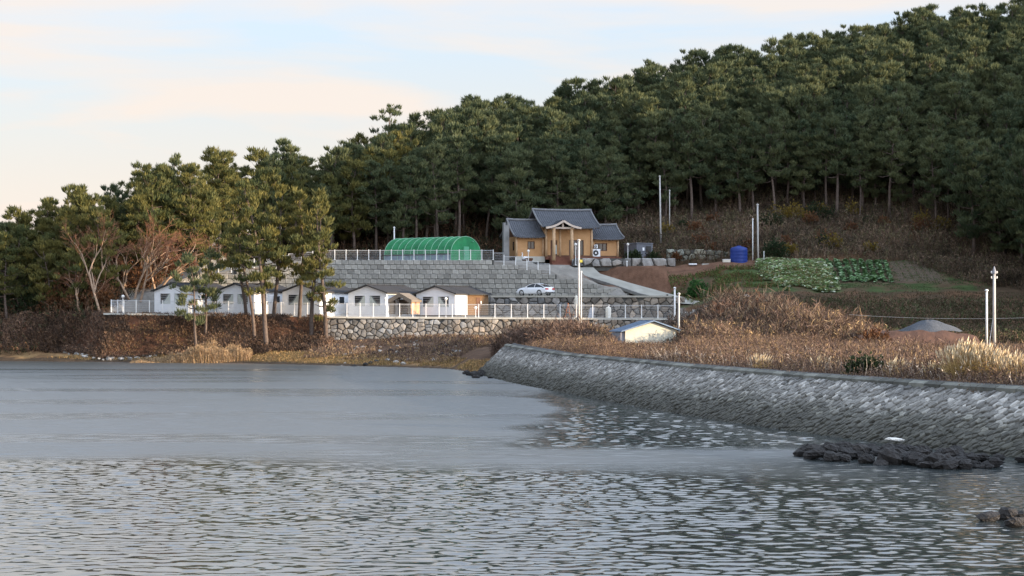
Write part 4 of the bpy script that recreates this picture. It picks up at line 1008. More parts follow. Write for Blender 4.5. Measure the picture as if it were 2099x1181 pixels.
# ------------------------------------------------------------------ parked car
def car(loc, rz):
    root = empty('parked_car', loc, rz, 'white sedan parked on the middle road below the concrete block wall', 'car')
    L = 4.8; prof = [(-2.38, .35, .62), (-2.3, .30, .78), (-1.9, .26, .92), (-1.35, .24, 1.0), (-.6, .22, 1.02), (.3, .22, 1.02), (1.1, .22, 1.02), (1.75, .25, 1.05), (2.25, .30, 1.02), (2.4, .38, .85)]
    # x forward negative = front at -x
    wb, wf = [], []
    b_ = MB(); rings = []
    for x, zl, zh in prof:
        hw = .9*(1-.16*(abs(x)/2.4)**4); rings.append([(x, -hw*.94, zl), (x, -hw, zl+.16), (x, -hw*1.0, zl+(zh-zl)*.62), (x, -hw*.9, zh-.03), (x, -hw*.6, zh+.02), (x, hw*.6, zh+.02), (x, hw*.9, zh-.03), (x, hw, zl+(zh-zl)*.62), (x, hw, zl+.16), (x, hw*.94, zl)])
    vs = [p for r in rings for p in r]; m_ = 10; fs = []
    for i in range(len(rings)-1):
        for k in range(m_): fs.append((i*m_+k, i*m_+(k+1) % m_, (i+1)*m_+(k+1) % m_, (i+1)*m_+k))
    fs += [tuple(range(m_))[::-1], tuple((len(rings)-1)*m_+k for k in range(m_))]
    b_.add(vs, fs); body = b_.build('body', M['carpaint'], root, smooth=True)
    # cabin: roof arc
    cp = [(-1.0, .98, .78), (-.45, 1.25, .72), (.1, 1.42, .62), (.65, 1.45, .6), (1.15, 1.36, .62), (1.65, 1.2, .68), (2.05, 1.03, .76)]
    g_ = MB(); r2 = MB(); vs = []; 
    for x, z, hw in cp: vs += [(x, -.8, .95), (x, -hw, z), (x, -hw*.75, z+.035), (x, hw*.75, z+.035), (x, hw, z), (x, .8, .95)]
    fs = []
    for i in range(len(cp)-1):
        for k in (0, 4): fs.append((i*6+k, (i+1)*6+k, (i+1)*6+k+1, i*6+k+1))
    g_.add(vs, fs)
    for i in (0, 1, 4, 5):
        g_.add([vs[i*6+1], vs[i*6+2], vs[i*6+3], vs[i*6+4], vs[(i+1)*6+4], vs[(i+1)*6+3], vs[(i+1)*6+2], vs[(i+1)*6+1]], [(0, 7, 6, 1), (1, 6, 5, 2), (2, 5, 4, 3)])
    g_.build('windows', M['glass'], root)
    for i in (2, 3): r2.add([vs[i*6+1], vs[i*6+2], vs[i*6+3], vs[i*6+4], vs[(i+1)*6+4], vs[(i+1)*6+3], vs[(i+1)*6+2], vs[(i+1)*6+1]], [(0, 7, 6, 1), (1, 6, 5, 2), (2, 5, 4, 3)])
    for s in (-1, 1):
        for i in range(len(cp)-1):
            a, c_ = cp[i], cp[i+1]; r2.bar((a[0], s*a[2], a[1]+.01), (c_[0], s*c_[2], c_[1]+.01), .06, .05)
        r2.bar((.55, s*.8, .98), (.6, s*.62, 1.42), .07, .03)
    r2.build('roof', M['carpaint'], root)
    for x in (-1.42, 1.42):
        for s in (-1, 1):
            w_ = empty('wheel', (x, s*.8, .33)); w_.parent = root
            t = MB(); n = 18; vs = []
            for y, r_ in ((-.11, .27), (-.11, .33), (.11, .33), (.11, .27)): vs += [(math.cos(2*math.pi*k/n)*r_, y, math.sin(2*math.pi*k/n)*r_) for k in range(n)]
            t.add(vs, [(j*n+k, j*n+(k+1) % n, ((j+1) % 4)*n+(k+1) % n, ((j+1) % 4)*n+k) for j in range(4) for k in range(n)]); t.build('tyre', M['rubber'], w_)
            t = MB(); 
            for k in range(5):
                a = 2*math.pi*k/5; t.bar((0, s*.09, 0), (math.cos(a)*.27, s*.09, math.sin(a)*.27), .05, .07)
            t.build('rim', M['rim'], w_)
            a_ = MB(); vs = [(x-x, s*.915-s*.8, 0)]; 
            arch = MB(); n = 10; pts = [(math.cos(math.pi*k/n)*.39, math.sin(math.pi*k/n)*.39+.0) for k in range(n+1)]
            arch.add([(px_, s*.118, pz_) for px_, pz_ in pts]+[(px_*.84, s*.119, pz_*.84) for px_, pz_ in pts], [(k, k+1, n+2+k, n+1+k) for k in range(n)]); arch.build('wheel_arch', M['black'], w_)
    for s in (-1, 1):
        MB().box(2.28, 2.42, s*.55-.22, s*.55+.22, .72, .9).build('tail_lamp', M['red'], root)
        MB().box(-2.36, -2.2, s*.6-.18, s*.6+.18, .6, .72).build('headlight', M['glass'], root)
        MB().box(-.75, -.55, s*.92-.07, s*.92+.07, .98, 1.1).build('mirror', M['carpaint'], root)
    MB().box(2.36, 2.42, -.26, .26, .5, .62).build('number_plate', M['white'], root)
    MB().box(2.3, 2.45, -.8, .8, .3, .42).build('rear_bumper', M['black'], root)
car((PXX(1097, 246.6), 246.7, 7.47), math.radians(-42))

# ------------------------------------------------------------------ poles
def pole(name, px, ytop, ybot, Y, r0, r1, label, matn='postwhite', lean=0, cap=True, group='slim upright poles'):
    z0 = HC-(ybot-HY)*Y/F; h = (ybot-ytop)*Y/F; X = PXX(px, Y); zt_ = tz(X, Y)
    if zt_ < z0+1.5: z0b = min(z0, zt_-.3)
    else: z0b = z0
    root = empty(name, (X, Y, z0b), 0, label, 'pole', group); ht = h+z0-z0b
    MB().tube([(0, 0, 0), (lean*ht*.5, 0, ht*.5), (lean*ht, 0, ht)], [r0*.78, (r0+r1)*.39, r1*.78], 8).build('shaft', M[matn], root, smooth=True)
    if cap: MB().lathe([(r1*1.4, 0), (r1*1.4, .08), (r1*.4, .16)], 8, (lean*ht, 0, ht-.02)).build('cap', M[matn], root)
    return root, ht
pr, ht = pole('lamp_pole', 1186.5, 493, 652, 228.3, .17, .14, 'tall white pole on the lower fence line, in front of the timber house', 'pole')
MB().box(.1, .4, -.12, .12, ht*.78, ht*.78+.3).build('flood_light', M['bushyellow'] if 0 else mat('yellow_fitting', (.55, .5, .1), .5, .1), pr)
pole('thin_pole', 1191.5, 558, 652, 228.5, .09, .075, 'shorter thin white pole close beside the tall pole on the lower fence line')
pole('thin_pole', 1383, 591, 655, 228.4, .13, .12, 'white pole at the right end of the lower fence, behind the yellow hut')
pole('wooden_pole', 1391.5, 603, 700, 187, .12, .10, 'weathered grey pole standing beside the small yellow hut', 'pole')
pole('utility_pole', 1354.5, 362, 458, 272, .16, .11, 'tall pale pole on the brush slope behind the grey shed', 'pole', lean=-.015)
pole('thin_pole', 1372.5, 391, 442, 276, .09, .08, 'short thin pole high on the brush slope, just right of a taller pale one', 'pole')
pole('utility_pole', 1554, 420, 540, 263, .16, .13, 'tall white pole right of the blue water tank', 'pole', lean=-.01)
pole('thin_pole', 1543, 450, 532, 262.5, .09, .08, 'thin white pole squeezed between the blue tank and the taller pole')
pole('thin_pole', 808, 467, 486, 264, .12, .1, 'white post rising behind the left end of the green tunnel greenhouse')
pole('marker_post', 1566, 517, 543, 261, .06, .05, 'short white marker post right of the blue tank and its poles')
pole('marker_post', 1285, 537, 546, 261.5, .09, .09, 'short white marker post before the rocks near the grey shed')
pr, ht = pole('utility_pole', 2038, 560, 700, 180, .20, .15, 'concrete utility pole with insulators at the right, above the pale pampas', 'pole', cap=False)
MB().lathe([(.2, 0), (.17, .2), (.07, .55), (.02, .65)], 8, (0, 0, ht-.05)).build('pole_cap', M['bluegrey'], pr)
for z_ in (.1, -.35):
    MB().bar((-.28, 0, ht+z_-.1), (.28, 0, ht+z_-.1), .07, .07).build('cross_arm', M['pole'], pr)
    for s in (-1, 1): MB().lathe([(.05, 0), (.07, .06), (.03, .16)], 6, (s*.24, 0, ht+z_-.07)).build('insulator', M['lampglobe'], pr)
MB().tube([(-.5, 0, 0), (-.1, 0, ht*.42)], .03, 5).build('stay', M['wire'], pr)
pole('thin_pole', 2022.5, 596, 690, 182, .13, .12, 'white pole left of the concrete utility pole above the pampas', group='slim upright poles')
wr = MB(); A = Vector(P(1740, 645, 188)); B_ = Vector(P(2140, 650, 180))
wr.tube([A.lerp(B_, t/16)+Vector((0, 0, -.25*4*(t/16)*(1-t/16))) for t in range(17)], .012, 4); tag(wr.build('power_line', M['pole']), 'thin cable strung low across the dark field at the right', 'cable')

# ------------------------------------------------------------------ tank, shed, boxes
tk = empty('water_tank', P(1514.5, 544, 262), 0, 'blue cylindrical water tank with domed lid at the end of the stone wall', 'water tank')
b_ = MB(); pr_ = [(1.06, 0)]
for k in range(5): pr_ += [(1.1, .05+k*.42), (1.13, .14+k*.42), (1.1, .23+k*.42)]
pr_ += [(1.1, 2.12), (.98, 2.24), (.55, 2.38), (.25, 2.44), (.25, 2.5), (.05, 2.52)]
b_.lathe(pr_, 28); b_.build('tank_shell', M['blue'], tk, smooth=True); MB().tube([(1.12, -.3, .2), (1.4, -.3, .2)], .05, 6).build('outlet_pipe', M['pole'], tk)
MB().box(-1.6, 1.8, -1.3, 1.3, -.25, 0.0).build('slab', M['concrete'], tk)
bx = empty('plastic_crate_box', P(1489, 545, 261.3), 0, 'pale green-white box left of the blue water tank', 'box'); MB().bevbox(-.48, .48, -.4, .4, 0, .78, .05).build('box_body', M['cream'], bx); MB().box(-.5, .5, -.42, .42, .78, .84).build('lid', M['white'], bx)
sh = empty('utility_shed', P(1337, 530, 266.6), math.radians(33), 'grey metal utility shed with a dark door, right of the timber house', 'shed')
MB().box(-2.5, 0, 0, 2.2, -.3, 1.85).build('body', M['bluegreydark'], sh); MB().box(0.0, .06, -.0, 2.9, -.3, 1.93).build('side_panel', M['bluegrey'], sh)
MB().box(-.0, .0+.02, 0, .1, 0, 1).build('corner_strip', M['bluegrey'], sh)
MB().box(-2.6, .1, -.08, 2.95, 1.93, 2.0).build('roof', M['bluegrey'], sh)
d_ = MB().box(-1.05, -.25, -.05, -.005, -.2, 1.6).build('door', M['darktrim'], sh); MB().box(-.95, -.88, -.1, -.05, .6, .75).build('handle', M['rim'], d_)
MB().box(-1.6, -1.3, -.06, -.0, 1.0, 1.4).build('meter_box', M['white'], sh)
MB().box(-2.5, 0, 2.2, 2.85, -.3, 1.9).build('back_body', M['bluegreydark'], sh)
# hut by the reeds
ht_ = empty('small_hut', (PXX(1333, 184), 184, 2.3), math.radians(14), 'small faded yellow hut with blue sheet roof half sunk in the reeds', 'hut')
b_ = MB(); b_.prism([(-2.35, -.5), (2.45, -.5), (2.45, 1.42), (.25, 2.12), (-2.35, 1.35)], 0, 3.2); b_.build('wall', M['yellowwall'], ht_)
for a, c_ in (((-2.8, 1.25), (.25, 2.2)), ((.25, 2.2), (2.75, 1.35))):
    r_ = MB(); r_.add([(a[0], -.35, a[1]), (c_[0], -.35, c_[1]), (c_[0], 3.5, c_[1]), (a[0], 3.5, a[1]), (a[0], -.35, a[1]+.09), (c_[0], -.35, c_[1]+.09), (c_[0], 3.5, c_[1]+.09), (a[0], 3.5, a[1]+.09)], [(0,3,2,1),(4,5,6,7),(0,1,5,4),(1,2,6,5),(2,3,7,6),(3,0,4,7)])
    for k in range(16):
        t = (k+.5)/16; r_.bar((a[0]+(c_[0]-a[0])*t, -.35, a[1]+(c_[1]-a[1])*t+.1), (a[0]+(c_[0]-a[0])*t, 3.5, a[1]+(c_[1]-a[1])*t+.1), .05, .03)
    r_.build('roof', M['blueroof'], ht_)
MB().box(-2.72, -2.35, .2, 3.0, -.5, 1.2).build('lean_to', M['bluegrey'], ht_)
# small things on the lower terrace (right)
o = MB(); o.bar((-.35, 0, 0), (.05, 0, 1.7), .1, .06); o.bar((.3, 0, 0), (.05, 0, 1.7), .1, .06); o.bar((-.2, 0, .6), (.2, 0, .6), .08, .05)
r_ = empty('folded_easel', P(1164, 652, 232), .2, 'orange painted wooden trestle leaning behind the lower fence', 'trestle'); o.build('frame', M['orange'], r_)
r_ = empty('leaning_board', P(1213, 652, 232), .1, 'blue-grey board on a slant behind the lower fence', 'board'); q = MB(); q.add([(-.45, 0, 0), (.2, 0, 0), (.4, .5, 1.2), (-.1, .5, 1.2), (-.45, .06, 0), (.2, .06, 0), (.4, .56, 1.2), (-.1, .56, 1.2)], [(0,1,2,3),(7,6,5,4),(0,4,5,1),(1,5,6,2),(2,6,7,3),(3,7,4,0)]); q.build('panel', M['bluegrey'], r_); MB().bar((0, .5, 1.1), (0, .9, 0), .06, .06).build('prop', M['pole'], r_)
r_ = empty('white_drum', P(1247, 652, 231), 0, 'rounded white tank standing behind the lower fence between two posts', 'drum'); MB().lathe([(.3, 0), (.32, .1), (.32, 1.1), (.26, 1.2), (.08, 1.25)], 16).build('drum_shell', M['cream'], r_, smooth=True); MB().lathe([(.08, 1.24), (.08, 1.3), (.02, 1.31)], 10).build('lid', M['white'], r_)
r_ = empty('garden_statue', P(1181, 628, 241), 0, 'small pale statue in front of the boulder wall beside the tall pole', 'statue'); MB().lathe([(.22, 0), (.25, .3), (.2, .6), (.26, .8), (.16, 1.0), (.2, 1.15), (.05, 1.28)], 10).build('figure', M['cream'], r_, smooth=True)
# goose planter left of the house
r_ = empty('goose_ornament', hpt(-6.7, -1.7, -.55), math.radians(20), 'white goose ornament beside the left corner of the timber house', 'ornament')
MB().tube([(.05, 0, .2), (.3, 0, .3), (.55, 0, .28), (.8, 0, .42)], [.1, .2, .18, .03], 8).build('body', M['white'], r_, smooth=True); MB().tube([(.08, 0, .3), (-.02, 0, .55), (.08, 0, .8), (.02, 0, .92), (-.12, 0, .9)], [.09, .06, .05, .07, .02], 7).build('neck', M['white'], r_, smooth=True)
r_ = empty('dark_planter', hpt(-5.9, -1.3, -.72), 0, 'low dark planter behind the goose ornament', 'planter'); MB().lathe([(.55, 0), (.75, .3), (.7, .45), (.5, .4)], 12).build('bowl', M['timberdark'], r_)
# pipes beside the ramp
for k in range(4):
    b_ = MB(); b_.tube([(0, 0, 0), (2.6, -1.4, -.75)], .09, 8); a_ = P(1306+k*5, 578+k*2.4, 254-k*.6); o = b_.build('pipe', M['concrete'], loc=(a_[0], a_[1], tz(a_[0], a_[1])+.28+.04*k)); tag(o, 'pale pipe lying in the small heap beside the concrete ramp', 'pipe', 'pipes lying by the ramp')
b_ = MB().tube([(0, 0, 0), (0, 0, .55)], .12, 8); q = b_.build('bollard', M['black'], loc=P(1368, 613, 245.5)); tag(q, 'short black bollard at the foot of the concrete ramp', 'bollard')
q = MB().bevbox(-.5, .5, -.25, .25, 0, .2, .04).build('foam_box', M['white'], loc=P(1420, 543.5, 261.5)); tag(q, 'flat white box on the ground before the stone wall', 'box')
q = MB().bevbox(-1.0, .9, -.25, .25, 0, .2, .04).build('timber_pile', M['concrete'], loc=P(1455, 544, 261.5)); tag(q, 'low pile of pale timber on the ground left of the blue tank', 'timber')
# gravel heap and its earth platform
gm = MB(); n = 26; vs = []; R0 = 2.7
me_v = []
for j in range(9):
    for i in range(n):
        a = 2*math.pi*i/n; r_ = R0*(1-j/8)*(1+.1*math.sin(3*a+1)+.05*math.sin(7*a)); me_v.append((r_*math.cos(a)*1.05, r_*math.sin(a)*.8, 1.05*(1-(1-j/8)**1.6)+.05*math.sin(5*a+j)))
gm.add(me_v, [(j*n+i, j*n+(i+1) % n, (j+1)*n+(i+1) % n, (j+1)*n+i) for j in range(8) for i in range(n)]); gv = gm.build('gravel_heap', M['gravel'], loc=P(1905, 679, 190), smooth=True); gv['label'] = 'smooth grey heap of gravel on the brown earth platform'; gv['kind'] = 'stuff'
em = MB(); ex0, ex1 = PXX(1760, 188), PXX(2010, 188); n = 16; vs = []
for i in range(n+1):
    x = ex0+(ex1-ex0)*i/n; k = max(0, math.sin(math.pi*i/n))**.3; zt_ = 2.2+1.42*k+.16*math.sin(i*1.9)+.1*math.sin(i*4.3); vs += [(x, 185.2, 2.0), (x, 186.6, zt_), (x, 195, zt_+.05), (x, 200, 2.2)]
em.add(vs, [(i*4+k, (i+1)*4+k, (i+1)*4+k+1, i*4+k+1) for i in range(n) for k in range(3)]); o = em.build('earth_platform', mat('raw_brown_earth', (.11, .06, .042), .95, .2, 1.5, .06, 3), smooth=True); tag(o, kind='structure')
#@@PART3
# ------------------------------------------------------------------ sea wall
Ys_ = np.arange(42, 178.01, .25); Xs_ = Xb(Ys_)
# smooth the base line a little
ker = np.ones(25)/25; Xs_ = np.convolve(np.pad(Xs_, 12, mode='edge'), ker, 'valid')
# restore slope at the ends
seg = np.hypot(np.diff(Xs_), np.diff(Ys_)); S_ = np.concatenate([[0], np.cumsum(seg)]); SL = S_[-1]
tx_ = np.gradient(Xs_, S_); ty_ = np.gradient(Ys_, S_)
RUN, RISE = 2.45, 2.1
def SW(s, t, d=0.0):
    x = np.interp(s, S_, Xs_); y = np.interp(s, S_, Ys_); ax = np.interp(s, S_, tx_); ay = np.interp(s, S_, ty_)
    nx_, ny_ = ay, -ax                 # inland
    L = math.hypot(RUN, RISE); endrise = .25*max(0, (s-SL+35)/35)
    return (x+nx_*(RUN*t - RISE/L*d), y+ny_*(RUN*t-RISE/L*d), (RISE+endrise)*t + RUN/L*d)
wall = empty('sea_wall', SW(0, 0), 0, 'long curved sloping stone sea wall along the right shore', 'sea wall')
W0 = Vector(SW(0, 0)); LS = math.hypot(RUN, RISE)
mb = MB(); n = 110; vs = []
for i in range(n+1):
    s = SL*i/n
    for t in (-.45, 0, .5, 1.0): vs.append(tuple(Vector(SW(s, t, -.05))-W0))
    vs.append(tuple(Vector(SW(s, 1.25, -.4))-W0))
mb.add(vs, [(i*5+k, i*5+k+1, (i+1)*5+k+1, (i+1)*5+k) for i in range(n) for k in range(4)])
e_ = [SW(SL, t, -.05) for t in (-.45, 1.0)]+[SW(SL, 1.6, -2.3)]
mb.add([tuple(Vector(v)-W0) for v in e_], [(0, 1, 2), (2, 1, 0)])
mwb, nt, b = new_mat('wall_base_concrete')
def tide(nt, b, base_tint=True, k=1.0):
    N = nt.nodes; ge = N.new('ShaderNodeNewGeometry'); sp_ = N.new('ShaderNodeSeparateXYZ'); LK(nt, ge.outputs['Position'], sp_.inputs[0])
    nz_ = N.new('ShaderNodeTexNoise'); nz_.inputs['Scale'].default_value = .35; nz_.inputs['Detail'].default_value = 5; LK(nt, ge.outputs['Position'], nz_.inputs['Vector'])
    ad = N.new('ShaderNodeMath'); ad.operation = 'MULTIPLY_ADD'; LK(nt, nz_.outputs['Fac'], ad.inputs[0]); ad.inputs[1].default_value = 1.1; LK(nt, sp_.outputs['Z'], ad.inputs[2])
    cr = N.new('ShaderNodeValToRGB'); e = cr.color_ramp.elements
    mr = N.new('ShaderNodeMapRange'); mr.inputs['From Min'].default_value = .4; mr.inputs['From Max'].default_value = 3.2; LK(nt, ad.outputs[0], mr.inputs['Value']); LK(nt, mr.outputs[0], cr.inputs[0])
    e[0].position = 0.0; e[0].color = (.05, .048, .036, 1); e[1].position = .90; e[1].color = (.10*k, .10*k, .095*k, 1)
    for p_, c_ in ((.16, (.075, .073, .058, 1)), (.40, (.115*k, .112*k, .095*k, 1)), (.56, (.235*k, .226*k, .205*k, 1)), (.72, (.26*k, .25*k, .23*k, 1))):
        q = cr.color_ramp.elements.new(p_); q.color = c_
    at = N.new('ShaderNodeAttribute'); at.attribute_name = 'tint'
    n3 = N.new('ShaderNodeTexNoise'); n3.inputs['Scale'].default_value = 6; LK(nt, ge.outputs['Position'], n3.inputs['Vector'])
    m3 = N.new('ShaderNodeMapRange'); LK(nt, n3.outputs['Fac'], m3.inputs['Value']); m3.inputs['To Min'].default_value = .55; m3.inputs['To Max'].default_value = 1.45
    v1 = N.new('ShaderNodeVectorMath'); v1.operation = 'SCALE'; LK(nt, cr.outputs[0], v1.inputs[0]); LK(nt, m3.outputs[0], v1.inputs['Scale'])
    if base_tint:
        v2 = N.new('ShaderNodeVectorMath'); v2.operation = 'MULTIPLY'; LK(nt, v1.outputs[0], v2.inputs[0]); LK(nt, at.outputs['Vector'], v2.inputs[1]); LK(nt, v2.outputs[0], b.inputs['Base Color'])
    else: LK(nt, v1.outputs[0], b.inputs['Base Color'])
    bp = N.new('ShaderNodeBump'); bp.inputs['Distance'].default_value = .05; LK(nt, n3.outputs['Fac'], bp.inputs['Height']); LK(nt, bp.outputs[0], b.inputs['Normal'])
    b.inputs['Roughness'].default_value = .8
tide(nt, b, False, .55)
mb.build('wall_core', mwb, wall, smooth=True)
mst, nt, b = new_mat('pitching_stone'); tide(nt, b, True, 1.15); M['pitch'] = mst
rr = random.Random(77); near_n = 0; FV, FF, FT = [], [], []
cl = cells(0, SL, -.5, LS, .23, .29, rr, .49)
def scz(c): return c[0]
fnw = lambda u, w_, d: tuple(Vector(SW(min(max(u, 0), SL), w_/LS, d))-W0)
cl.sort(key=lambda q: abs(q[1][0]-42) if q[1][0] > 24 else 1e3)
for poly, c in cl:
    # lean the stones: shear along the wall
    def fnq(u, w_, d): return fnw(u-(w_-c[1])*.4, w_, d)
    p2 = poly
    vs, fs = stone_vf(p2, c, fnq, rr, gap=.96, proud=rr.uniform(.005, .035), depth=.06)
    X_, Y_, Z_ = SW(c[0], c[1]/LS)
    v = rr.choice([.7, .78, .85, .9, .95, 1.0, 1.05, 1.15, 1.3]); v = 1.9 if rr.random() < .34*math.exp(-c[0]/60)*(c[1] > 1.1) else v
    if abs(X_) < .262*Y_ and near_n < 300 and c[1] > 0 and 24 < c[0]:
        m_ = MB(); m_.add(vs, fs); m_.build('pitching_stone', M['pitch'], wall, tint=(v, v, v)); near_n += 1
    else:
        k0 = len(FV); FV += vs; FF += [tuple(i+k0 for i in f) for f in fs]; FT += [(v, v, v)]*len(vs)
me = bpy.data.meshes.new('pitching_stones'); me.from_pydata(FV, [], FF); me.materials.append(M['pitch'])
a = me.color_attributes.new('tint', 'FLOAT_COLOR', 'POINT'); a.data.foreach_set('color', np.concatenate([np.array(FT), np.ones((len(FT), 1))], 1).ravel())
o = link('pitching_stone', me, wall); o['kind'] = 'stuff'
# crest: a low cap of short concrete blocks
Mcap = mat('crest_concrete', (.17, .17, .15), .9, .25, 2, .02, attr='tint')
s = .0; k = 0
while s < SL-1:
    w_ = 1.35; q = MB(); vs = []
    for u in (s+.03, s+w_-.03):
        for (t, d) in ((1.0, -.12), (1.0, .12), (1.1, .22), (1.26, .16), (1.26, -.3)):
            X_, Y_, Z_ = SW(min(u, SL), 1.0); A_ = SW(min(u, SL), t, 0); vs.append((A_[0]-W0.x, A_[1]-W0.y, Z_+d-W0.z))
    q.add(vs, [(0, 1, 6, 5), (1, 2, 7, 6), (2, 3, 8, 7), (3, 4, 9, 8), (4, 0, 5, 9), (0, 4, 3, 2, 1), (5, 6, 7, 8, 9)]); v = rr.uniform(.5, 1.35)
    q.build('crest_block', Mcap, wall, tint=(v, v, v*.97)); s += w_

# ------------------------------------------------------------------ rocks
def rock_mesh(seed, m, flat=.6):
    r = np.random.default_rng(seed); n_ = 10; vs = []; fs = []; lev = 5
    dirs = r.normal(size=(7, 3)); dirs /= np.linalg.norm(dirs, axis=1)[:, None]; hgt = r.uniform(.62, .95, 7)
    for j in range(lev+1):
        ph = math.pi*(j/lev)*.98+.02
        for i in range(n_):
            th = 2*math.pi*i/n_+.3*j; d = np.array([math.sin(ph)*math.cos(th), math.sin(ph)*math.sin(th), math.cos(ph)])
            R = 1.0
            for dd_, hh in zip(dirs, hgt):
                c_ = float(d @ dd_)
                if c_*R > hh: R = hh/c_
            R *= r.uniform(.95, 1.05); vs.append((d[0]*R, d[1]*R, d[2]*R*flat))
    for j in range(lev):
        for i in range(n_): fs.append((j*n_+i, (j+1)*n_+i, (j+1)*n_+(i+1) % n_, j*n_+(i+1) % n_))
    fs += [tuple(range(n_)), tuple(lev*n_+i for i in range(n_))[::-1]]
    q = MB(); q.add(vs, fs); return q.mesh('rock', m)
RK = [rock_mesh(300+i, M['rock'], .55+.04*i) for i in range(8)]; RKP = [rock_mesh(340+i, M['rockpale'], .6) for i in range(5)]
rr = random.Random(12)
def put_rock(ms, x, y, z, s, label, group):
    o = link('rock', rr.choice(ms)); o.location = (x, y, z); o.rotation_euler = (rr.uniform(-.3, .3), rr.uniform(-.3, .3), rr.uniform(0, 6.28)); o.scale = (s*rr.uniform(.85, 1.3), s*rr.uniform(.8, 1.2), s*rr.uniform(.8, 1.1)); return tag(o, label, 'rock', group)
# the low spit: centre line in photo pixels (waterline)
def spit(u):   # u 0..1 from tip to root
    px = 1650+u*400; return px
for i in range(150):
    u = rr.random()**.85; px = 1648+u*400; wy = 10+26*math.sin(math.pi*min(1, (u+.05)))**.6
    py = 934+u*26+rr.uniform(-1, .55)*wy*.55
    Yr = HC*F/(py-HY); X_ = PXX(px, Yr)
    up_ = 1-abs((py-(934+u*22))/(wy*.6+6)); s_ = rr.uniform(.16, .36)*(1.2 if u < .8 else .7)
    put_rock(RK, X_, Yr, .02+.30*max(0, up_)*rr.random(), s_, 'dark wet rock heaped in the low spit off the sea wall', 'dark rocks of the low spit')
o = put_rock(RKP, *P(1835, 921, 73.8), .34, 'pale flat stone lying on top of the dark rock spit', None); o.data = o.data.copy(); o.data.materials.clear(); o.data.materials.append(M['whitestone']); o.scale = (.42, .3, .12); o.rotation_euler = (0, .1, .4); o.location.z = .42
for k, (px, py, s_, lab) in enumerate([(2045, 946, .30, 'dark angular rock at the foot of the sea wall beyond the spit'), (2092, 948, .18, 'small dark rock at the right edge by the foot of the sea wall'),
        (2024, 1068, .26, 'flat dark rock, leftmost of the cluster in the water at the lower right'), (2066, 1066, .34, 'largest rounded dark rock in the cluster at the lower right'), (2096, 1066, .28, 'dark rock cut by the right edge of the picture'), (2084, 1080, .26, 'low dark rock in front of the largest rock at the lower right'), (1642, 936, .14, 'small dark rock alone off the tip of the spit')]):
    Yr = HC*F/(py-HY); put_rock(RK, PXX(px, Yr), Yr, .10, s_*1.05, lab, 'rocks standing in the water' if k > 1 else 'rocks at the foot of the sea wall')
# stones along the beach foot and the small dark heap by the wall end
for i in range(75):
    px = rr.uniform(690, 1000); py = rr.uniform(694, 735); Yr = np.interp(py, [694, 735], [227, 202]); X_ = PXX(px, Yr)
    put_rock(RKP if rr.random() < .6 else RK, X_, Yr, tz(X_, Yr)+.05, rr.uniform(.14, .4)*1, 'rubble stone on the strand below the boulder wall', 'rubble stones below the boulder wall')
for i in range(45):
    px = rr.uniform(110, 330); X_ = PXX(px, 227); Yr = float(YB0(X_))+rr.uniform(-1.2, .2)
    put_rock(RKP, X_, Yr, tz(X_, Yr)+.05, rr.uniform(.14, .38), 'grey stone along the foot of the brushy bank at the left', 'stones at the foot of the left bank')
for i in range(26):
    px = rr.uniform(955, 1008); py = rr.uniform(752, 776); Yr = HC*F/(py-HY); put_rock(RK, PXX(px, Yr), Yr, .05, rr.uniform(.2, .5), 'dark rock at the far end of the sea wall', 'dark rocks at the end of the sea wall')
for i in range(60):
    px = rr.uniform(1405, 1530); Yr = rr.uniform(228, 238); X_ = PXX(px, Yr); z_ = tz(X_, Yr)
    put_rock(RKP, X_, Yr, z_+.1, rr.uniform(.18, .5), 'pale rubble stone tumbled below the end of the ramp', 'pale rubble at the ramp foot')

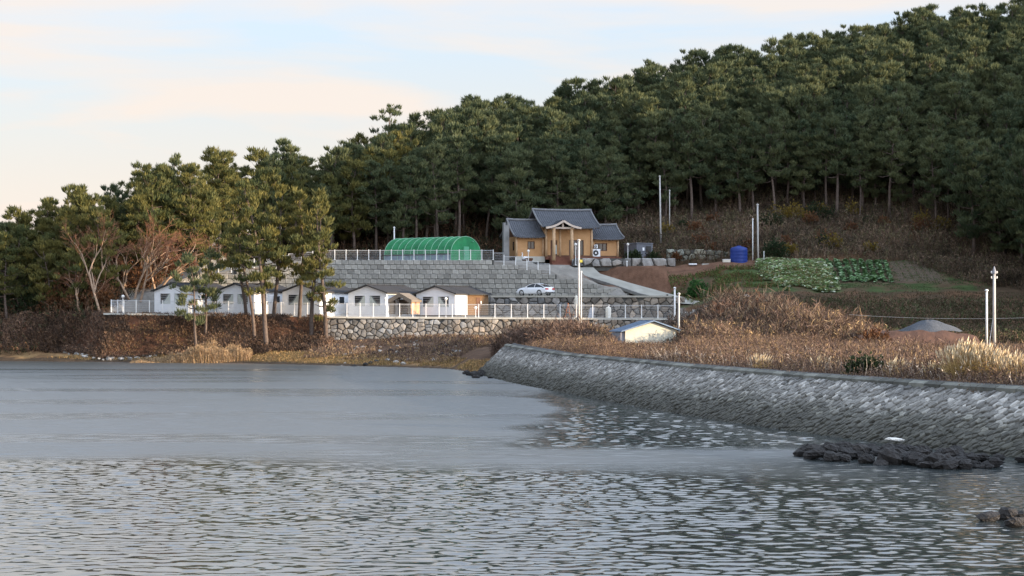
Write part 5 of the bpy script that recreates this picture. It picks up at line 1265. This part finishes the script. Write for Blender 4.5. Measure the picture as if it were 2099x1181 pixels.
# ------------------------------------------------------------------ blades and brush (uncountable growth)
def pal(cols, n, r, jitter=.18):
    c = np.array(cols); k = r.integers(0, len(c), n); t = c[k]*(1+r.normal(size=(n, 1))*jitter); return np.clip(t, .004, 1)
def brush(name, x, y, h, cols, label, width=.02, lean=.25, twigs=2, seed=0, m='blade', z=None, leafsize=.5, clump=None):
    r = np.random.default_rng(seed); n = len(x); z = terrain(x, y)-.08 if z is None else z
    B = np.stack([x, y, z], 1); D = np.stack([r.normal(size=n)*lean, r.normal(size=n)*lean, np.ones(n)], 1); D /= np.linalg.norm(D, axis=1)[:, None]
    col = pal(cols, n, r)
    if clump is not None: col = col*clump[:, None]
    az = r.uniform(0, 2*math.pi, n); Sd = np.stack([np.cos(az), np.sin(az), np.zeros(n)], 1)
    w = width*r.uniform(.6, 1.5, n)[:, None]; T = B+D*h[:, None]; Mid = B+D*(h*.55)[:, None]+r.normal(size=(n, 3))*(h*.05)[:, None]
    V = [np.stack([B-Sd*w, B+Sd*w, Mid+Sd*w*.7, T, Mid-Sd*w*.7], 1)]
    v0 = V[0].reshape(-1, 3); base = np.arange(n)[:, None]*5
    tris = np.concatenate([base+np.array([0, 1, 2]), base+np.array([0, 2, 4]), base+np.array([4, 2, 3])]).reshape(-1, 3)
    allv = [v0]; allt = [tris]; allc = [np.repeat(col, 5, 0)]; off = len(v0)
    for k in range(twigs):
        u = r.uniform(.3, .95, n)[:, None]; p = B+D*h[:, None]*u
        d2 = D*.7+r.normal(size=(n, 3))*.75; d2 /= np.linalg.norm(d2, axis=1)[:, None]; l2 = (h*leafsize*r.uniform(.25, .7, n))[:, None]
        s2 = np.cross(d2, r.normal(size=(n, 3))); s2 /= np.linalg.norm(s2, axis=1)[:, None]; w2 = width*1.6
        vv = np.stack([p, p+d2*l2*.5+s2*w2, p+d2*l2, p+d2*l2*.5-s2*w2], 1).reshape(-1, 3)
        bb = np.arange(n)[:, None]*4+off; allv.append(vv); allt.append(np.concatenate([bb+np.array([0, 1, 2]), bb+np.array([0, 2, 3])])); allc.append(np.repeat(col*r.uniform(.8, 1.15, (n, 1)), 4, 0)); off += len(vv)
    me = np_mesh(name, np.concatenate(allv), tris=np.concatenate(allt), mats=[M[m]], tint=np.clip(np.concatenate(allc), 0, 1))
    o = link(name, me); o['kind'] = 'stuff'; o['label'] = label; return o
R = np.random.default_rng(99)
RUST = [(.16, .105, .08), (.12, .08, .062), (.20, .14, .105), (.095, .066, .052)]
STRAW = [(.34, .24, .13), (.26, .17, .09), (.40, .30, .18), (.20, .12, .07)]
# 1 reed and dry-weed belt on the crest behind the sea wall
n = 110000
y = 58+150*R.random(n)**1.35; xt = Xb(y)+2.45
x = xt+.12+R.random(n)**1.4*np.minimum(26, 7+(y-60)*.35)
k = (np.abs(x) < .33*y) & (fbm(x*.35, y*.35) > .30); x, y = x[k], y[k]; n = len(x)
dist = x-(Xb(y)+2.45); cl_ = fbm(x*.22+5, y*.15+3, 3)
h = (.25+.9*sm(.4, 4.5, dist)*(.35+1.1*cl_))*R.uniform(.6, 1.25, n)
hut_ = (x/y > (1262-CX)/F) & (x/y < (1398-CX)/F) & (y > 110) & (y < 184); h = np.where(hut_, h*.55, h)
brush('dry_weeds', x, y, h, RUST+RUST+RUST+STRAW[:2], 'belt of dry russet weeds and short reeds along the top of the sea wall', width=.011, lean=.28, twigs=3, seed=1, clump=.65+.75*fbm(x*.4, y*.4+20, 3), leafsize=.4)
# pale seed heads standing over the belt
n = 3200; y = 64+70*R.random(n)**1.2; x = Xb(y)+2.45+1.5+R.random(n)*np.minimum(15, 5+(y-60)*.25); k = (np.abs(x) < .27*y) & (fbm(x*.5+30, y*.3) > .48); x, y = x[k], y[k]; n = len(x)
brush('silver_grass', x, y, R.uniform(.5, 1.25, n), [(.40, .33, .26), (.32, .25, .19), (.55, .48, .40)], 'scattered silver grass plumes rising out of the russet weeds', width=.012, lean=.32, twigs=3, seed=2, leafsize=.3)
# 2 tall thicket at the left end of the belt and right of the hut
def blob(cx_, cy_, rx, ry, n, hh, cols, name, label, seed, width=.02, twigs=4, lean=.3, m='blade'):
    r = np.random.default_rng(seed); a = r.uniform(0, 6.283, n); q = r.random(n)**.6; x = cx_+rx*q*np.cos(a); y = cy_+ry*q*np.sin(a)
    h = hh*(1-.55*q**2)*r.uniform(.55, 1.1, n)*(.6+.8*fbm(x*.5, y*.5, 2)); return brush(name, x, y, h, cols, label, width=width, lean=lean, twigs=twigs, seed=seed, m=m, clump=.6+.8*fbm(x*.7+3, y*.7, 2))
blob(PXX(1115, 190), 190, 4.8, 6, 5200, 2.9, RUST, 'thicket', 'brown bare thicket in front of the boulder wall', 5)
blob(PXX(1215, 192), 193, 4, 6, 3200, 1.7, RUST+STRAW[:1], 'thicket', 'low russet thicket left of the small yellow hut', 6)
blob(PXX(1520, 208), 208, 7.5, 9, 6000, 4.3, RUST+[(.13, .11, .085), (.16, .13, .10), (.11, .09, .07)], 'thicket', 'tall russet thicket right of the small yellow hut', 7, twigs=5)
blob(PXX(1640, 200), 200, 8, 10, 7000, 3.6, RUST+STRAW[:1], 'thicket', 'lower brown thicket below the cabbage field', 8)
blob(PXX(1450, 190), 188, 5, 9, 5000, 2.2, RUST+STRAW[:1], 'thicket', 'weeds between the yellow hut and the tall russet thicket', 18)
blob(PXX(1370, 176), 172, 7, 6, 3000, .5, RUST+STRAW, 'thicket', 'dry weeds round the foot of the yellow hut', 19)
# 3 right-hand slope below the field, dark scrub
n = 34000; x = R.uniform(24, 72, n); y = R.uniform(196, 240, n); k = (np.abs(x) < .33*y) & ~((x > ex0-1) & (x < ex1+1.5) & (y < 200)); x, y = x[k], y[k]; n = len(x)
brush('scrub', x, y, R.uniform(.3, 1.1, n)*(.35+1.1*fbm(x*.25, y*.25))*(1-.7*sm(230, 238, y)), [(.11, .08, .055), (.08, .07, .04), (.15, .10, .065), (.07, .09, .04)], 'dark scrub on the slope under the vegetable field', width=.03, lean=.45, twigs=4, seed=9, clump=.6+.8*fbm(x*.3+3, y*.3, 2))
# 4 brush on the hillside under the pines
n = 80000; y = R.uniform(238, 300, n); x = R.uniform(0, 80, n); lim = np.interp(x, [0, 5, 10, 16, 24, 40, 50, 54, 62], [268, 271, 268, 266, 264.5, 263, 262, 248, 238]); k = (y > lim) & (np.abs(x) < .265*y); x, y = x[k], y[k]; n = len(x)
brush('hillside_brush', x, y, R.uniform(.5, 1.9, n)*(.45+fbm(x*.25, y*.25)), [(.16, .11, .08), (.12, .085, .06), (.21, .15, .10), (.14, .125, .065), (.08, .07, .048)], 'brown autumn brush covering the slope below the pines', width=.03, lean=.45, twigs=4, seed=10, clump=np.clip(.1+1.6*fbm(x*.2+3, y*.3, 3), .3, 1.6))
n = 14000; y = R.uniform(262, 280, n); x = R.uniform(42, 74, n); k = np.abs(x) < .265*y; x, y = x[k], y[k]; n = len(x)
# understory of the left and centre wood
n = 36000; x = R.uniform(-72, 8, n); y = R.uniform(231, 300, n); fy = np.interp(x, [-75, -52, -47, -40, -36, 8], [229, 229.5, 231, 243, 269, 271]); k = (y > fy) & (y < fy+22) & (np.abs(x) < .27*y) & (terrain(x, y) > .5); x, y = x[k], y[k]; n = len(x)
brush('undergrowth', x, y, R.uniform(.5, 2.4, n)*(.4+fbm(x*.25, y*.25)), [(.12, .07, .045), (.08, .05, .03), (.05, .06, .03), (.16, .09, .05)], 'tangled undergrowth at the foot of the wood', width=.035, lean=.45, twigs=4, seed=11, clump=.55+.9*fbm(x*.3, y*.3, 2))
# 5 the left bank
n = 44000; x = R.uniform(-63, -19.8, n); vv_ = R.uniform(-.12, 1.05, n); y = YB0(x)+vv_*(YB1(x)-YB0(x)); k = (np.abs(x) < .275*y) & (fbm(x*.5, y*.5+2) > .28) & ((x < -21) | (y < 227.5)); x, y = x[k], y[k]; n = len(x)
h = R.uniform(.12, .9, n)*(.15+1.5*fbm(x*.35, y*.5)**1.3); h = np.where(x < -48, h*1.5, h)*(1-.45*sm(.6, 1, vv_[k]))
brush('bank_brush', x, y, h, [(.20, .125, .085), (.14, .09, .065), (.10, .07, .052), (.26, .165, .105), (.07, .053, .043)], 'red-brown bracken and brush on the bank below the left cabins', width=.022, lean=.5, twigs=4, seed=12, clump=np.clip(.35+1.3*fbm(x*.3+3, y*.35, 3), .25, 1.5))
# 6 shore reeds and strand grass
n = 22000; a = R.uniform(0, 6.283, n); q = R.random(n)**.55; x = PXX(415, 219)+4.4*q*np.cos(a); y = 219.6+1.5*q*np.sin(a); x2 = R.uniform(-41, -28, n//2); y2 = R.uniform(218.6, 221.2, n//2)
x = np.concatenate([x, x2]); y = np.concatenate([y, y2]); n = len(x); h = np.interp(x, [-41, -36, -33, -30, -27], [.5, .9, 1.5, 1.4, .4])*R.uniform(.35, 1.15, n)*(.3+1.4*fbm(x*.9, y*.9, 3))
brush('shore_reeds', x, y, h, [(.42, .28, .15), (.33, .23, .13), (.48, .34, .20), (.25, .16, .10)], 'straw-coloured reeds on the strand below the bank', width=.018, lean=.1, twigs=2, seed=13, leafsize=.3)
n = 46000; x = R.uniform(-62, 0, n); y = shore(x)+R.uniform(1.2, 9, n); k = (y < 228) & (fbm(x*.3, y*.6) > .36); x, y = x[k], y[k]; n = len(x)
brush('strand_grass', x, y, R.uniform(.08, .36, n), [(.42, .26, .11), (.33, .2, .09), (.22, .17, .07), (.5, .33, .16), (.16, .13, .06)], 'short golden grass along the strand', width=.02, lean=.4, twigs=2, seed=14, clump=.6+.8*fbm(x*.3+3, y*.8, 2))
# 7 dune of weeds in front of the retaining wall, between it and the strand
n = 30000; x = R.uniform(-22, 9, n); y = R.uniform(198, 227.5, n); k = (y > shore(x)+4) & (fbm(x*.3+7, y*.4) > .4); x, y = x[k], y[k]; n = len(x)
brush('low_weeds', x, y, R.uniform(.12, .6, n), RUST+STRAW[:1], 'low brown weeds among the rubble below the boulder wall', width=.025, lean=.45, twigs=3, seed=15, clump=.6+.8*fbm(x*.3+3, y*.4, 2))
# 8 green weeds of the plot by the ramp
n = 17000; x = R.uniform(14, 38, n); y = R.uniform(243, 257, n); k = (fbm(x*.3, y*.3+4) > .42) & (x > 19.5+(257-y)*.12); x, y = x[k], y[k]; n = len(x)
brush('green_weeds', x, y, R.uniform(.15, .7, n), [(.07, .12, .035), (.10, .14, .04), (.14, .12, .05), (.15, .08, .045)], 'green weeds and stubble beside the concrete ramp', width=.03, lean=.5, twigs=3, seed=16, clump=.6+.8*fbm(x*.3, y*.4, 2))

# 9 vegetable plots: leaf heads
def leafpatch(name, pts, cols, r, size, label, nl=9):
    n = len(pts); P_ = np.repeat(pts, nl, 0); a = r.uniform(0, 6.283, n*nl); e = r.uniform(.15, 1.2, n*nl)
    D = np.stack([np.cos(a)*np.cos(e), np.sin(a)*np.cos(e), np.sin(e)], 1); L = (size*r.uniform(.6, 1.2, n*nl))[:, None]; Sd = np.stack([-np.sin(a), np.cos(a), np.zeros(n*nl)], 1)
    w_ = L*.42; droop = np.array([0, 0, -1])*L*.25
    V = np.stack([P_, P_+D*L*.55+Sd*w_, P_+D*L+droop, P_+D*L*.55-Sd*w_, P_+D*L*.5+np.array([0, 0, .03])], 1).reshape(-1, 3)
    b_ = np.arange(n*nl)[:, None]*5; tr = np.concatenate([b_+np.array([0, 1, 4]), b_+np.array([1, 2, 4]), b_+np.array([2, 3, 4]), b_+np.array([3, 0, 4])])
    c = pal(cols, n*nl, r, .15)
    o = link(name, np_mesh(name, V, tris=tr, mats=[M['leafpale']], tint=np.repeat(c, 5, 0))); o['kind'] = 'stuff'; o['label'] = label
r = np.random.default_rng(44)
n = 3200; y = r.uniform(240.5, 262.3, n); x = np.array([r.uniform(PXX(1556+max(0, 254-q)*4, q), PXX(1690+(262-q)*1.2, q)) for q in y])+r.normal(size=n)*.35; kk_ = fbm(x*.8, y*.8) > .33+.35*sm(245, 240.5, y); x, y = x[kk_], y[kk_]; z = terrain(x, y)+.05
leafpatch('cabbage_patch', np.stack([x, y, z], 1), [(.40, .48, .30), (.55, .58, .44), (.20, .32, .11), (.30, .42, .20), (.44, .40, .22)], r, .52, 'dense patch of pale overgrown cabbages in the field')
rows = [1700, 1719, 1736, 1752, 1768, 1784, 1801]
pts = []
for k, px in enumerate(rows):
    for q in np.arange(246.5, 262, .33): pts.append((PXX(px+(262-q)*1.0-4, q)+r.normal()*.12, q, 0))
for k in range(60): q = 248.5+r.normal()*1.0; pts.append((PXX(1772, q)+r.normal()*1.1, q, 0))
for q in np.arange(246, 262, .5):
    if q > 259: pts.append((PXX(1795, q), q, 0)); pts.append((PXX(1803, q), q, 0))
    pts.append((PXX(1812+(262-q), q), q, 0))
pts = np.array(pts); pts[:, 2] = terrain(pts[:, 0], pts[:, 1])+.08
leafpatch('vegetable_rows', pts, [(.08, .17, .06), (.13, .24, .09), (.22, .31, .17)], r, .5, 'green vegetable rows running up the field')
n = 26000; y = r.uniform(242, 262, n); x = r.uniform(38, 57, n); k = fbm(x*.3, y*.5) > .42; x, y = x[k], y[k]
brush('plot_sprouts', x, y, r.uniform(.06, .22, len(x)), [(.07, .12, .05), (.09, .15, .06), (.10, .10, .05)], 'thin green sprouts over the tilled plot', width=.04, lean=.7, twigs=2, seed=17)
# raised beds of the tilled plot
for k, px in enumerate((1828, 1843, 1858, 1873, 1888, 1902)):
    q = MB(); vs = []
    for i in range(13):
        yy = 247+i*1.2; xx = PXX(px+(262-yy)*1.6, yy); 
        for dx_, dz_ in ((-.42, 0), (-.22, .13), (.22, .13), (.42, 0)): vs.append((xx+dx_, yy, float(terrain(np.array([xx+dx_]), np.array([yy]))[0])+dz_*.35-.01))
    q.add(vs, [(i*4+j, i*4+j+1, (i+1)*4+j+1, (i+1)*4+j) for i in range(12) for j in range(3)]); tag(q.build('raised_bed', mat('tilled_soil', (.10, .072, .048), .95, .25, 3, .03) if k == 0 else bpy.data.materials['tilled_soil'], smooth=True), 'bare raised bed running up the tilled plot right of the green vegetable rows', 'garden bed', 'raised beds of the tilled plot')

# ------------------------------------------------------------------ bushes
def bush(loc, rx, rz_, m, label, seed, n=700, ll=.3, name='bush', cat='bush'):
    r = np.random.default_rng(seed); X = r.normal(size=(n, 3)); X /= np.linalg.norm(X, axis=1)[:, None]; X[:, 2] = np.abs(X[:, 2])
    lob = 1+.25*np.sin(3*np.arctan2(X[:, 1], X[:, 0])+seed)+.15*r.normal(size=n); Rr = (r.random(n)**.4*lob)[:, None]
    B = X*Rr*np.array([rx, rx*.9, rz_]); D = X+np.array([0, 0, .5]); v, q = tufts(B, D, np.full(n, ll), ll*.22, 4, .5, r)
    T = np.clip(.5+r.normal(size=n)*.25, 0, 1); root = empty(name, loc, 0, label, cat)
    link('foliage', crown_mesh('foliage', v, q, np.repeat(T, 16), M[m]), root)
    b_ = MB()
    for k in range(6): a = k*1.05; b_.tube([(0, 0, -.2), (math.cos(a)*rx*.3, math.sin(a)*rx*.3, rz_*.4), (math.cos(a)*rx*.6, math.sin(a)*rx*.6, rz_*.75)], [.04, .03, .01], 4)
    b_.build('stems', M['bark'], root); return root
def gp(px, Y, dz=0): X_ = PXX(px, Y); return (X_, Y, tz(X_, Y)+dz)
bush(gp(1428, 250), 1.1, 1.7, 'bushgreen', 'bright green rounded bush between the ramp and the cabbage field', 1, 900)
bush(gp(1450, 248), .8, .9, 'bushgreen', 'smaller pale green bush just right of the bright green one', 2, 400)
bush(gp(1588, 264.5), 1.6, 2.0, 'bushdark', 'dark evergreen bush right of the white poles by the blue tank', 3, 1000)
bush(gp(1775, 92, .1), .8, .75, 'bushdark', 'dark green bush among the reeds on top of the sea wall', 4, 900, .18)
bush(gp(1620, 277), 2.6, 1.7, 'bushyellow', 'yellow autumn shrub at the top of the brown slope under the pines', 5, 700)
bush(gp(1585, 275), 1.8, 1.3, 'bushdark', 'olive shrub beside the yellow one at the top of the brown slope', 6, 500)
bush(gp(1750, 277), 1.0, 1.9, 'bushyellow', 'small pale yellow sapling on the brown slope, middle of the three', 7, 160)
bush(gp(1890, 273), 1.3, 1.6, 'bushyellow', 'sparse yellowish shrub on the brown slope toward the right', 8, 180)
bush(gp(1670, 277), 1.2, 1.7, 'bushdark', 'pale olive sapling just right of the yellow autumn shrub', 9, 260)
bush(gp(1790, 186), 1.5, 1.2, 'bushrust', 'orange-brown bush left of the brown earth platform', 10, 500)
bush(gp(1300, 265), 1.0, 1.1, 'bushdark', 'dark round bush between the timber house and the grey shed', 11, 400)
for k, (px, Y_, s_) in enumerate([(60, 240, 2.2), (120, 238, 1.9), (160, 236, 1.6), (20, 241, 2.5), (210, 234.5, 1.5), (330, 245, 2.0), (365, 250, 2.0), (290, 240, 1.8)]):
    bush(gp(px, Y_), s_*1.2, s_*1.5, 'bushrust' if k % 3 else 'bushdark', ['dark bush', 'rusty bush'][k % 3 > 0]+' in the undergrowth on the left headland, '+['at the far left edge', 'third from the left edge', 'at the bank corner', 'cut by the left edge', 'under the pale slanting trunk', 'behind the leftmost cabin', 'right behind the leftmost cabin roof', 'below the bare russet tree'][k], 30+k, 520, .34)
for k, (px, Y_) in enumerate([(1135, 300), (1160, 303), (1110, 304)]):
    bush(gp(px, Y_), 3.0, 7.5, 'bushrust', ['brown leafy tree crown on the ridge, middle one', 'brown leafy tree crown on the ridge, right one', 'brown leafy tree crown on the ridge, left one'][k]+' of three among the pines', 50+k, 900, .5, 'broadleaf_tree', 'tree')

rs = random.Random(8); kk = 0
while kk < 26:
    px = rs.uniform(1300, 2090); Y_ = rs.uniform(265, 282)
    if Y_ > np.interp(PXX(px, Y_), [6, 14, 24, 40, 58, 66], [273, 275, 277, 278, 271, 240])+1: continue
    s_ = rs.uniform(.6, 1.3); mk = rs.choice(['bushrust', 'bushdark', 'bushrust', 'bushyellow'])
    b_ = bush(gp(px, Y_), s_*1.2, s_*1.2, mk, 'small autumn shrub scattered in the brush of the brown slope under the pines', 90+kk, 260, .3); b_['group'] = 'autumn shrubs on the brown slope'; kk += 1

# pampas clumps
def pampas(loc, h, w_, n, label, seed):
    r = np.random.default_rng(seed); root = empty('pampas_grass', loc, 0, label, 'pampas grass', 'pale pampas clumps by the sea wall')
    a = r.uniform(0, 6.283, n); q = r.random(n)**.7; B = np.stack([np.cos(a)*q*w_*.45, np.sin(a)*q*w_*.3, np.zeros(n)], 1)
    D = np.stack([np.cos(a)*q*.42, np.sin(a)*q*.3, np.ones(n)], 1)+r.normal(size=(n, 3))*.05; D /= np.linalg.norm(D, axis=1)[:, None]
    Hh = h*(1-.25*q)*r.uniform(.75, 1.05, n); T = B+D*Hh[:, None]; bend = D.copy(); bend[:, 2] -= .35; bend[:, 0] += .25
    # stalk
    Sd = np.array([1., 0, 0]); V = np.stack([B-Sd*.006, B+Sd*.006, T+Sd*.004, T-Sd*.004], 1).reshape(-1, 3)
    link('stalks', np_mesh('stalks', V, quads=np.arange(n*4).reshape(-1, 4), mats=[M['plume']], tint=pal([(.6, .5, .3), (.45, .36, .2)], n, r).repeat(4, 0)), root)
    # plume: spindle of 3 crossed kites
    Vs, Cs = [], []
    for k in range(3):
        ang = k*math.pi/3; S2 = np.stack([np.full(n, math.cos(ang)), np.full(n, math.sin(ang)), np.zeros(n)], 1); P1 = T-D*.12; L = r.uniform(.22, .42, n)[:, None]
        Vs.append(np.stack([P1, P1+(D*.5+bend*.0)*L+S2*.032, P1+(D*.6+bend*.5)*L, P1+D*.5*L-S2*.032], 1).reshape(-1, 3)); Cs.append(pal([(.85, .78, .68), (.68, .6, .5), (1.0, .95, .88)], n, r, .1).repeat(4, 0))
    link('plumes', np_mesh('plumes', np.concatenate(Vs), quads=np.arange(n*12).reshape(-1, 4), mats=[M['plume']], tint=np.concatenate(Cs)), root)
    m_ = n*3; a = r.uniform(0, 6.283, m_); q = r.random(m_); B = np.stack([np.cos(a)*q*w_*.4, np.sin(a)*q*w_*.3, np.zeros(m_)], 1); D = np.stack([np.cos(a)*.6*q, np.sin(a)*.6*q, np.ones(m_)], 1); D /= np.linalg.norm(D, axis=1)[:, None]
    L = h*r.uniform(.4, .8, m_)[:, None]; S2 = np.cross(D, r.normal(size=(m_, 3))); S2 /= np.linalg.norm(S2, axis=1)[:, None]
    Mi = B+D*L*.6; Tp = Mi+(D+np.stack([np.cos(a)*.8, np.sin(a)*.8, -.5*np.ones(m_)], 1))*L*.28
    V = np.stack([B, Mi+S2*.008, Tp, Mi-S2*.008], 1).reshape(-1, 3); link('leaves', np_mesh('leaves', V, quads=np.arange(m_*4).reshape(-1, 4), mats=[M['plume']], tint=pal([(.55, .42, .22), (.42, .36, .16), (.62, .52, .32)], m_, r).repeat(4, 0)), root)
pampas(gp(1985, 83), 1.75, 1.7, 260, 'dense pale pampas clump, the largest, left of the concrete utility pole', 1)
pampas(gp(2020, 82.5), 1.55, 1.3, 120, 'pampas clump in front of the concrete utility pole', 2)
pampas(gp(2062, 82), 1.45, 1.5, 70, 'loose leaning pampas clump right of the concrete utility pole', 3)
pampas(gp(2095, 80), 1.3, 1.2, 60, 'pampas clump cut by the right edge of the picture', 4)
pampas(gp(1838, 90), .9, .9, 30, 'small pampas tuft left of the dark bush and earth platform', 5)
pampas(gp(1925, 86), .85, 1.3, 24, 'thin pampas tuft between the earth platform and the largest clump', 6)
pampas(gp(1690, 98), .8, 1.0, 26, 'low tuft of pale plumes in the middle of the weed belt', 7)
pampas(gp(1560, 104), .8, 1.1, 26, 'low tuft of pale plumes below the tall russet thicket', 8)

# ------------------------------------------------------------------ shoreline pines in front of the cabins
def front_pine(basepx, basepy, Y, toppx, toppy, crown0, width, limbs, label, seed, warm=True, density=1.0, wig=.45, padr=.8):
    crown0 = max(.15, crown0-.09); density *= 1.3; limbs = int(limbs*1.3)
    z0 = tz(PXX(basepx, Y), Y); X_ = PXX(basepx, Y); zt = HC-(toppy-HY)*Y/F; h = zt-z0; lean = (PXX(toppx, Y)-X_)/h
    tb, v, q, T = pine(seed, h=h, crown0=crown0, width=width, limbs=limbs, lean=(lean, 0), density=density, wig=wig, pad_r=padr*.85, tuftlen=.6)
    r_ = empty('shore_pine', (X_, Y, z0), 0, label, 'pine tree'); tb.build('trunk', M['bark'], r_, smooth=True)
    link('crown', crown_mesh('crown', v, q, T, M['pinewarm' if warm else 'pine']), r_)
front_pine(546, 692, 224.6, 505, 372, .42, 3.0, 20, 'tall shore pine leaning left, its pale trunk rooted low on the bank', 501)
front_pine(561, 655, 228.3, 588, 385, .38, 2.6, 18, 'straight shore pine with pale trunk rising beside the third cabin', 502, padr=.75)
front_pine(541, 645, 228.6, 545, 352, .55, 2.9, 16, 'tallest shore pine, its dark trunk in front of the third cabin', 503)
front_pine(614, 645, 228.6, 622, 398, .36, 2.4, 18, 'shore pine with dark upright trunk just right of the third cabin', 504, padr=.75)
front_pine(638, 682, 226.0, 655, 392, .34, 1.9, 18, 'shore pine second from the right, its trunk bending right', 505)
front_pine(668, 688, 225.4, 652, 405, .2, 1.5, 22, 'rightmost shore pine, narrow, with sunlit yellowish foliage down to the fence', 506, padr=.62)
front_pine(521, 680, 225.8, 492, 470, .5, 1.5, 9, 'thin short pine slanting left in front of the second cabin', 507, density=.7, padr=.6)
front_pine(403, 694, 224.6, 385, 530, .38, 2.5, 11, 'small flat-layered pine in front of the leftmost cabin', 508, warm=False, padr=.65)
front_pine(421, 672, 226.5, 432, 520, .45, 1.8, 9, 'small dark pine between the two leftmost cabins', 509, warm=False, padr=.6)
front_pine(505, 645, 228.9, 470, 420, .5, 2.2, 12, 'slender pine with sparse crown above the second cabin', 510, density=.8)
front_pine(318, 610, 243, 300, 345, .42, 3.1, 20, 'sunlit pine above the bare russet tree', 511)
front_pine(400, 600, 246, 395, 345, .3, 3.3, 24, 'broad sunlit pine between the russet tree and the shore pines', 512)
front_pine(436, 600, 247, 430, 405, .3, 2.4, 18, 'lower sunlit pine touching the broad one on its right side', 513)
front_pine(345, 600, 248, 352, 325, .4, 3.0, 18, 'dark-topped pine behind the two sunlit ones', 514, warm=False)
front_pine(38, 660, 240, 34, 470, .2, 2.6, 18, 'dark low-branched pine second from the left edge', 530, warm=True, padr=.85)
front_pine(8, 665, 241, 4, 465, .2, 2.6, 18, 'dark pine standing right at the left edge', 531, warm=False, padr=.85)
front_pine(215, 640, 236, 205, 430, .25, 2.8, 20, 'sunlit pine left of the bare russet trees', 532)
front_pine(160, 668, 235, 150, 520, .3, 2.4, 13, 'low spreading pine over the brushy left bank', 515, padr=.7)
front_pine(100, 672, 238, 96, 500, .25, 2.4, 14, 'dark low pine near the left edge over the bank', 516, warm=True)
front_pine(825, 500, 271, 838, 330, .38, 2.6, 18, 'pine whose curved trunk rises right behind the green tunnel greenhouse', 517, warm=False)
front_pine(895, 500, 272, 892, 300, .4, 2.8, 20, 'pine with straight pale trunk behind the middle of the greenhouse', 518, warm=False)
front_pine(800, 330, 291, 805, 222, .38, 3.4, 16, 'isolated round-topped pine standing above the skyline at the left of the ridge', 519, warm=False)
front_pine(2062, 560, 262, 1975, 290, .5, 2.6, 12, 'long thin leaning pine trunk over the brush at the right', 520, warm=False, wig=.2)
front_pine(2099, 520, 262, 2070, 300, .55, 2.2, 8, 'second thin leaning pine at the right edge', 521, warm=False, wig=.2)

# ------------------------------------------------------------------ bare trees
def bare_tree(loc, h, label, seed, stems, spread=1.0, mt='barkpale', twigmat='twig', levels=4):
    rr = random.Random(seed); root = empty('bare_tree', loc, 0, label, 'bare tree'); tb = MB(); tw = MB(); tv = []
    def grow(p, d, L, r_, lev):
        pts = [p]; q = p; dd_ = d.copy()
        for k in range(3):
            dd_ = (dd_+Vector((rr.gauss(0, .13), rr.gauss(0, .13), rr.gauss(.02, .07)))).normalized(); q = q+dd_*L/3; pts.append(q)
        tb_ = tb if lev < 3 else tw
        tb_.tube(pts, [r_, r_*.85, r_*.72, r_*.58], 6 if lev < 2 else 4 if lev < 3 else 3, cap=False)
        if lev >= levels:
            for k in range(9):
                e = (dd_+Vector((rr.gauss(0, .6), rr.gauss(0, .6), rr.gauss(.15, .45)))).normalized(); b_ = pts[rr.randrange(1, 4)]; l_ = L*rr.uniform(.35, .9); s_ = Vector((rr.gauss(0, 1), rr.gauss(0, 1), rr.gauss(0, 1))).normalized()*.014
                tv.append((b_-s_, b_+s_, b_+e*l_))
            return
        for k in range(3 if lev > 0 else 4):
            t = rr.uniform(.35, 1.0) if k else 1.0; i = min(2, int(t*3)); b_ = pts[i].lerp(pts[i+1], min(1, t*3-i))
            e = (dd_+Vector((rr.gauss(0, .5*spread), rr.gauss(0, .45*spread), rr.gauss(.02, .28)))).normalized(); grow(b_, e, L*rr.uniform(.55, .8), r_*.58, lev+1)
    for dx_, d, L in stems: grow(Vector((dx_, 0, -.3)), Vector(d).normalized(), L*h, .16, 0)
    tb.build('trunk', M[mt], root, smooth=True); k = len(tw.v)
    for t in tv: tw.add(t, [(0, 1, 2)])
    tw.build('twigs', M[twigmat], root)
bare_tree(gp(272, 236), 9.5, 'large bare tree with fine russet twigs behind the end of the left terrace', 61, [(-.3, (-.35, 0, 1), .42), (.2, (.05, .1, 1), .45), (.9, (.3, 0, 1), .38)], 1.05)
bare_tree(gp(318, 239), 8.5, 'second bare russet tree with pale stems above the leftmost cabin', 62, [(0, (-.3, 0, 1), .42), (.5, (.35, 0, 1), .4)], 1.05)
bare_tree(gp(236, 238), 8.0, 'bare russet tree with fine twigs farthest left of the three', 65, [(0, (-.2, 0, 1), .42), (.5, (.2, 0, 1), .42)], 1.1)
bare_tree(gp(207, 232), 8.5, 'bare tree with pale slanting trunk over the left bank', 63, [(0, (-.22, 0, 1), .62)], .8)
bare_tree(gp(165, 234), 6.0, 'small bare greyish tree in the brush at the far left', 64, [(0, (-.1, 0, 1), .5), (.6, (.15, 0, 1), .4)], .9)
for k, (px, Y_, h_) in enumerate([(1500, 207, 4.6), (1460, 205, 3.6), (1560, 209, 3.8)]):
    bare_tree(gp(px, Y_), h_, ['tallest bare shrub rising from the russet thicket', 'bare shrub on the left side of the russet thicket', 'bare shrub on the right side of the russet thicket'][k], 70+k, [(0, (-.25, 0, 1), .4), (.3, (.1, 0, 1), .45), (.6, (.4, 0, 1), .35)], 1.1, 'twig')
